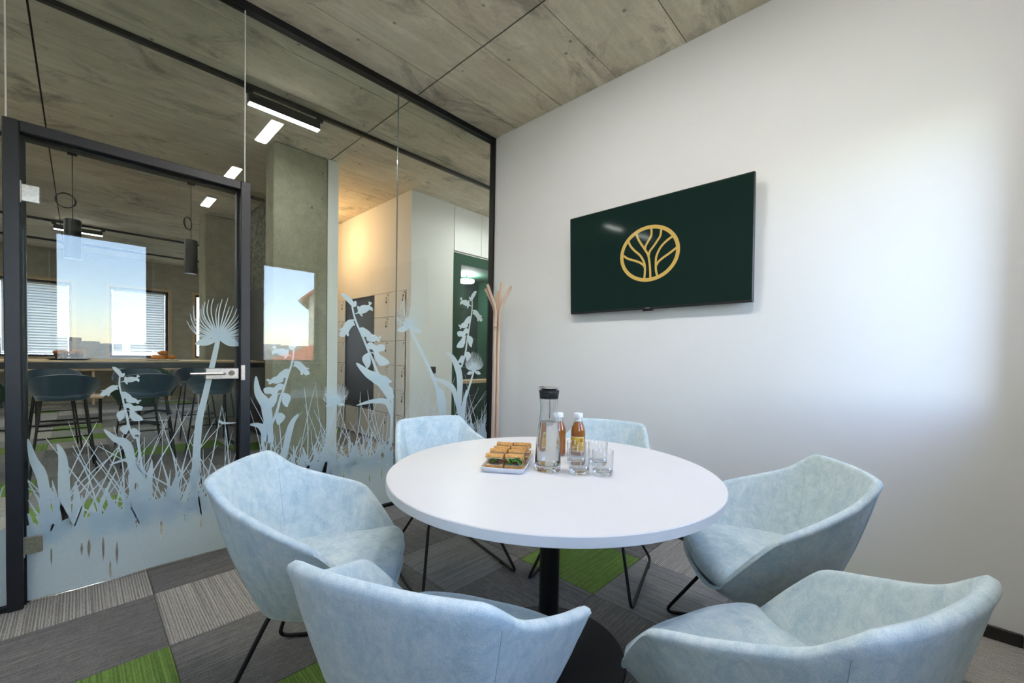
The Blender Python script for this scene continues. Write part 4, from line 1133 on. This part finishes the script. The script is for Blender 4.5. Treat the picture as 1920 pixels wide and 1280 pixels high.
# ---------------------------------------------------------------- screen on the wall
tv = tag(empty('wall_screen', (2.60, 1.272, 1.868)), 'wide flat screen on the white wall showing a gold tree emblem', 'screen')
tv.rotation_euler = (0, RAD(-2.6), 0)
hw, hh = 0.634, 0.364
MB().bbox(0.0, 0.028, -hw, hw, -hh, hh, 0.003).build('bezel', M['plastic_black'], tv)
MB().bbox(0.028, 0.052, -hw * 0.72, hw * 0.72, -hh * 0.85, hh * 0.55, 0.008).build('rear_housing', M['plastic_black'], tv)
MB().box(-0.0012, 0.0002, -hw + 0.006, hw - 0.006, -hh + 0.014, hh - 0.006).build('display', M['screen'], tv)
LB = [[(1.295,1.700),(1.290,1.742),(1.289,1.773),(1.292,1.805),(1.305,1.838),(1.329,1.873),(1.365,1.906),(1.396,1.943),(1.412,1.980)],
[(1.289,1.781),(1.302,1.802),(1.332,1.824),(1.380,1.845),(1.416,1.860),(1.450,1.885)],
[(1.250,1.700),(1.252,1.757),(1.257,1.808),(1.266,1.859),(1.290,1.902),(1.319,1.946),(1.341,1.985),(1.355,2.028)],
[(1.262,1.859),(1.255,1.885),(1.231,1.912),(1.204,1.945),(1.183,1.976),(1.177,2.025)],
[(1.289,1.900),(1.285,1.924),(1.265,1.956),(1.247,1.984),(1.244,2.010),(1.247,2.042)],
[(1.201,1.708),(1.211,1.752),(1.213,1.790),(1.211,1.836),(1.198,1.872),(1.175,1.906),(1.141,1.934),(1.098,1.958)],
[(1.209,1.786),(1.196,1.807),(1.165,1.829),(1.127,1.849),(1.075,1.880)]]
lg = MB(); LC = (1.2640, 1.8715)
def lpt(y, z, d): return (-0.0012 - d, y - 1.272, z - 1.868)
N = 96; ro, ri = (0.2105, 0.1845), (0.1855, 0.1605)
P = []
for rr in (ro, ri): P.append([lpt(LC[0] + rr[0] * cos(2 * pi * i / N), LC[1] + rr[1] * sin(2 * pi * i / N), 0.0006) for i in range(N)])
lg.add(P[0] + P[1], [(i, (i + 1) % N, N + (i + 1) % N, N + i) for i in range(N)])
for bi, br in enumerate(LB):
    S = spline(br, 8); m = len(S); L_, R_ = [], []
    for i in range(m):
        a = S[max(i - 1, 0)]; b = S[min(i + 1, m - 1)]; tx, tz = b[0] - a[0], b[1] - a[1]; q = hypot(tx, tz)
        w = 0.0072
        L_.append(lpt(S[i][0] - tz / q * w, S[i][1] + tx / q * w, 0.0007 + bi * 0.00003)); R_.append(lpt(S[i][0] + tz / q * w, S[i][1] - tx / q * w, 0.0007 + bi * 0.00003))
    lg.add(L_ + R_, [(i, i + 1, m + i + 1, m + i) for i in range(m - 1)])
lg.build('tree_emblem', M['logo'], tv)
MB().bbox(-0.001, 0.02, -0.035, 0.035, -hh - 0.012, -hh + 0.001, 0.002).build('sensor_bar', M['plastic_black'], tv)
MB().box(-0.0016, -0.0005, -0.018, 0.018, -hh + 0.004, -hh + 0.010).build('maker_mark', M['steel'], tv)
mt = MB(); mt.box(0.050, 0.085, -0.25, -0.20, -0.2, 0.2); mt.box(0.050, 0.085, 0.20, 0.25, -0.2, 0.2); mt.build('wall_mount', M['black_metal'], tv)

# ---------------------------------------------------------------- coat stand
cs = tag(empty('coat_stand', (2.485, 2.59, 0)), 'slim beech coat stand with flaring bent-wood hooks in the corner', 'coat stand')
def rod(path, name, r=0.0135):
    return MB().tube(spline(path, 6), r, 12).build(name, M['beech'], cs, 60)
# direction along the picture plane (to the right) and towards the camera
RX = Vector((0.683, -0.730, 0)); FX = Vector((0.730, 0.683, 0))
def cp(a, b, z): v = RX * a - FX * b; return (v.x, v.y, z)
for k, (a, b) in enumerate(((-0.016, 0.012), (0.016, 0.012), (0.0, -0.018))):
    tip = [(-0.105, 0.03, 1.745), (0.035, 0.03, 1.80), (0.0, -0.07, 1.74)][k]
    foot = [(-0.05, 0.07, 0.0), (0.075, 0.06, 0.0), (0.0, -0.07, 0.0)][k]
    rod([cp(foot[0] * 1.6, foot[1] * 1.6, 0.001), cp(foot[0] * 0.9, foot[1] * 0.9, 0.10), cp(a * 1.3, b * 1.3, 0.32), cp(a, b, 0.8), cp(a, b, 1.40), cp(a * 1.4, b * 1.2, 1.55), cp(a + (tip[0] - a) * 0.45, b + (tip[1] - b) * 0.45, 1.65), cp(*tip)], 'pole')
for k, (a, b, tip) in enumerate(((-0.012, 0.036, (-0.085, 0.075, 1.775)), (0.022, 0.034, (0.115, 0.06, 1.765)), (0.005, -0.042, (-0.03, -0.10, 1.70)))):
    rod([cp(a, b, 1.42), cp(a, b, 1.50), cp(a * 1.3, b * 1.1, 1.57), cp(a + (tip[0] - a) * 0.45, b + (tip[1] - b) * 0.4, 1.665), cp(*tip)], 'hook', 0.0125)

# ---------------------------------------------------------------- things on the table
ZT = 0.7402
def on_table(o, x, y, rz=0.0): return place(o, (x, y, ZT), rz)

# carafe
cf = on_table(tag(empty('water_carafe'), 'tall glass water carafe with black and steel stopper', 'carafe'), 1.222, 0.982)
prof = [(0.002, 0.0), (0.047, 0.0), (0.050, 0.004), (0.050, 0.02), (0.0455, 0.10), (0.0365, 0.19), (0.0325, 0.225), (0.0325, 0.245), (0.0375, 0.292), (0.0355, 0.292), (0.0305, 0.245), (0.0305, 0.225), (0.0345, 0.19), (0.0435, 0.10), (0.0475, 0.028), (0.044, 0.022), (0.002, 0.021)]
MB().lathe(prof, 56).build('glass_body', M['drink_glass'], cf, 50)
MB().lathe([(0.002, 0.0218), (0.0438, 0.0226), (0.0468, 0.029), (0.0430, 0.10), (0.0348, 0.182), (0.0344, 0.184), (0.002, 0.184)], 56).build('water', M['water'], cf, 50)
st = MB().lathe([(0.02, 0.270), (0.0350, 0.272), (0.0352, 0.279), (0.0338, 0.281), (0.0355, 0.284), (0.0358, 0.292), (0.0385, 0.294), (0.0385, 0.303), (0.02, 0.304)], 40).build('stopper', M['plastic_black'], cf, 40)
MB().lathe([(0.012, 0.305), (0.030, 0.306), (0.043, 0.313), (0.0435, 0.3145), (0.030, 0.3095), (0.012, 0.309)], 44).build('pouring_rim', M['chrome'], st, 50)
MB().tube([(0.004, 0, 0.272), (0.007, 0.0, 0.225), (0.005, 0, 0.195)], 0.0022, 8).build('stopper_pin', M['chrome'], st, 60)

# juice bottles
def make_bottle():
    t = empty('juice_bottle')
    MB().lathe([(0.002, 0.0), (0.027, 0.0), (0.031, 0.004), (0.032, 0.012), (0.032, 0.105), (0.030, 0.122), (0.022, 0.143), (0.0165, 0.158), (0.0155, 0.172), (0.0145, 0.172), (0.0155, 0.157), (0.0208, 0.143), (0.0288, 0.122), (0.0308, 0.105), (0.0308, 0.012), (0.029, 0.006), (0.002, 0.005)], 40).build('glass_body', M['thin_glass'], t, 50)
    MB().lathe([(0.002, 0.0056), (0.0285, 0.0066), (0.0304, 0.0125), (0.0304, 0.105), (0.0284, 0.1218), (0.0203, 0.1428), (0.0185, 0.1475), (0.002, 0.1475)], 40).build('juice', M['juice'], t, 50)
    cp_ = MB(); N = 48
    cp_.loft([[((r + 0.0005 * (i % 2)) * cos(2 * pi * i / N), (r + 0.0005 * (i % 2)) * sin(2 * pi * i / N), z) for i in range(N)] for r, z in ((0.0182, 0.168), (0.0186, 0.170), (0.0186, 0.184), (0.0172, 0.187))])
    cp_.build('cap', M['plastic_white'], t, 50)
    # wrap-round label: cream border, yellow field, brown emblem and lines
    def band(r, a0, a1, z0, z1, name, mat, par):
        n = 24; ring = []
        pts = [(r * cos(a0 + (a1 - a0) * i / n), r * sin(a0 + (a1 - a0) * i / n)) for i in range(n + 1)]
        mb = MB(); mb.add([(x, y, z0) for x, y in pts] + [(x, y, z1) for x, y in pts], [(i, i + 1, n + 2 + i, n + 1 + i) for i in range(n)])
        return mb.build(name, mat, par)
    lb = band(0.03225, -2.0, 1.2, 0.022, 0.088, 'label', M['label_cream'], t)
    band(0.03240, -1.93, 1.13, 0.026, 0.084, 'label_field', M['label'], lb)
    mb = MB(); n = 20
    mb.add([(0.03252 * cos(-0.25 + 0.30 * cos(2 * pi * i / n)), 0.03252 * sin(-0.25 + 0.30 * cos(2 * pi * i / n)), 0.060 + 0.013 * sin(2 * pi * i / n)) for i in range(n)], [tuple(range(n))])
    mb.build('label_emblem', M['label_dark'], lb)
    for q, (a0, a1, z) in enumerate(((0.5, 0.95, 0.074), (0.55, 0.9, 0.067), (-0.6, 0.2, 0.036), (-0.5, 0.1, 0.031))):
        band(0.03252, a0, a1, z, z + 0.003, 'label_print', M['label_dark'], lb)
    return t
b0 = make_bottle()
on_table(b0, 1.492, 1.032, 3.49); tag(b0, 'bottle of amber juice with white cap, right of the pair', 'bottle', 'juice bottles on the table')
b1 = copy_tree(b0); on_table(b1, 1.436, 1.096, 2.3); tag(b1, 'bottle of amber juice half hidden behind the carafe', 'bottle', 'juice bottles on the table')

# tumblers
gl0 = empty('drinking_glass')
MB().lathe([(0.0376, 0.0175), (0.0385, 0.055), (0.0390, 0.0895), (0.0383, 0.0905), (0.0376, 0.0895), (0.0371, 0.055), (0.0362, 0.0175)], 56, cap0=False, cap1=False).build('wall', M['thin_glass'], gl0, 40)
MB().lathe([(0.002, 0.0), (0.033, 0.0), (0.0355, 0.003), (0.0376, 0.0172), (0.0362, 0.0172), (0.030, 0.0145), (0.012, 0.0130), (0.002, 0.0130)], 56).build('thick_base', M['drink_glass'], gl0, 40)
for k, (x, y, lab) in enumerate(((1.272, 0.872, 'empty clear tumbler, front left of four'), (1.318, 0.800, 'empty clear tumbler, front right of four'), (1.372, 0.955, 'empty clear tumbler, rear left of four in front of the bottles'), (1.432, 0.893, 'empty clear tumbler, rear right of four'))):
    o = gl0 if k == 0 else copy_tree(gl0)
    on_table(o, x, y, k); tag(o, lab, 'glass', 'tumblers on the table')

# sandwich tray
TA = atan2(0.57, 0.82)
tray = on_table(tag(empty('sandwich_tray'), 'white rectangular porcelain tray holding small sandwiches', 'tray'), 1.186, 1.150, TA)
def rrect(hx, hy, r, z, n=5):
    out = []
    for cx, cy, a0 in ((hx - r, hy - r, 0), (-hx + r, hy - r, pi / 2), (-hx + r, -hy + r, pi), (hx - r, -hy + r, 3 * pi / 2)):
        for i in range(n + 1):
            a = a0 + pi / 2 * i / n; out.append((cx + r * cos(a), cy + r * sin(a), z))
    return out
MB().loft([rrect(0.150, 0.072, 0.015, 0.0), rrect(0.156, 0.078, 0.018, 0.004), rrect(0.163, 0.085, 0.02, 0.020), rrect(0.160, 0.082, 0.018, 0.0205), rrect(0.153, 0.075, 0.016, 0.008), rrect(0.10, 0.05, 0.015, 0.0072)]).build('dish', M['porcelain'], tray, 40)
def blob_leaf(mb, x, y, z, r, rn, tilt=0.5):
    n = 12; c = Vector((x, y, z)); rim_ = []
    a0 = rn.uniform(0, 6.28); ax = Vector((rn.uniform(-1, 1), rn.uniform(-1, 1), 0)) * tilt
    for i in range(n):
        a = a0 + 2 * pi * i / n; rr = r * rn.uniform(0.75, 1.15)
        rim_.append((x + rr * cos(a), y + rr * sin(a), z + (ax.x * cos(a) + ax.y * sin(a)) * rr + rn.uniform(-0.004, 0.004)))
    mid = [(x + (p[0] - x) * 0.5, y + (p[1] - y) * 0.5, z + (p[2] - z) * 0.5 + rn.uniform(0.001, 0.005)) for p in rim_]
    b = len(mb.v); mb.v += rim_ + mid + [(x, y, z + 0.002)]
    for i in range(n):
        j = (i + 1) % n; mb.f += [(b + i, b + j, b + n + j, b + n + i), (b + n + i, b + n + j, b + 2 * n)]
def half_loaf(lx, ly, z0, h, top=True, seed=0):
    R = []
    m = 12; rn = random.Random(seed)
    for k in range(9):
        u = -1 + 2 * k / 8; e = 1 - 0.10 * abs(u) ** 4; ring = []
        for i in range(m):
            a = 2 * pi * i / m; c_, s_ = cos(a), sin(a)
            yy = ly / 2 * (abs(c_) ** 0.6) * (1 if c_ > 0 else -1) * e
            zz = (abs(s_) ** 0.75) * (h if (s_ > 0) == top else h * 0.12) * (1 if s_ > 0 else -1) * (1 + 0.06 * rn.uniform(-1, 1))
            ring.append((u * lx / 2, yy, z0 + (zz if top else zz)))
        R.append(ring)
    return MB().loft(R)
def sandwich(x, y, lift, rot, tip, kind, lab, seed):
    t = tag(empty('sandwich', (0, 0, 0)), lab, 'sandwich', 'baguette sandwiches on the tray')
    lx, ly = 0.067, 0.056; rn = random.Random(seed)
    half_loaf(lx, ly, 0.014, 0.013, False, seed).build('bottom_bread', M['crust'], t, 60)
    MB().bbox(-lx / 2 + 0.003, lx / 2 - 0.003, -ly / 2 + 0.004, ly / 2 - 0.003, 0.0142, 0.0165, 0.001).build('spread', M['pale_cheese'], t)
    mb = MB()
    for k in range(4): blob_leaf(mb, rn.uniform(-0.018, 0.018), rn.uniform(-0.006, 0.012), 0.019 + k * 0.0015, 0.019, rn, 0.25)
    mb.build('ham', M['ham'] if kind != 'pale' else M['pale_cheese'], t, 80)
    mb = MB()
    for k in range(8 if kind == 'green' else 4): blob_leaf(mb, rn.uniform(-0.026, 0.026), 0.020 + rn.uniform(-0.010, 0.008), 0.027 + rn.uniform(-0.002, 0.008), 0.0125, rn, 0.9)
    mb.build('lettuce', M['lettuce'], t, 80)
    tp = half_loaf(lx, ly, 0.004, 0.017, True, seed + 9)
    tp.v = [(p[0], p[1] + ly / 2, p[2]) for p in tp.v]
    tb_ = tp.build('top_bread', M['crust'], t, 60)
    MB().bbox(-lx / 2 + 0.003, lx / 2 - 0.003, 0.004, ly - 0.003, -0.0005, 0.0045, 0.001).build('crumb', M['crumb'], tb_)
    place(tb_, (0, -ly / 2 - 0.004, 0.019), 0, RAD(rn.uniform(14, 26)))
    v = Vector((x, y, 0)); v.rotate(Matrix.Rotation(TA, 3, 'Z'))
    t.location = (1.186 + v.x, 1.150 + v.y, ZT + 0.010 + lift); t.rotation_euler = (RAD(tip), 0, TA + RAD(rot) + pi / 2)
    return t
k = 0
names = ['front', 'second', 'third', 'rear']
for r in range(4):
    for c in range(2):
        sandwich(-0.114 + r * 0.073, 0.037 - c * 0.074, 0.0, rnd.uniform(-5, 5), 0.0 if r else 0.0, ['ham', 'green', 'pale', 'green', 'pale', 'ham', 'ham', 'green'][k],
                 'small crusty sandwich in the %s row of the tray, %s side' % (names[r], 'left' if c == 0 else 'right'), 40 + k)
        k += 1
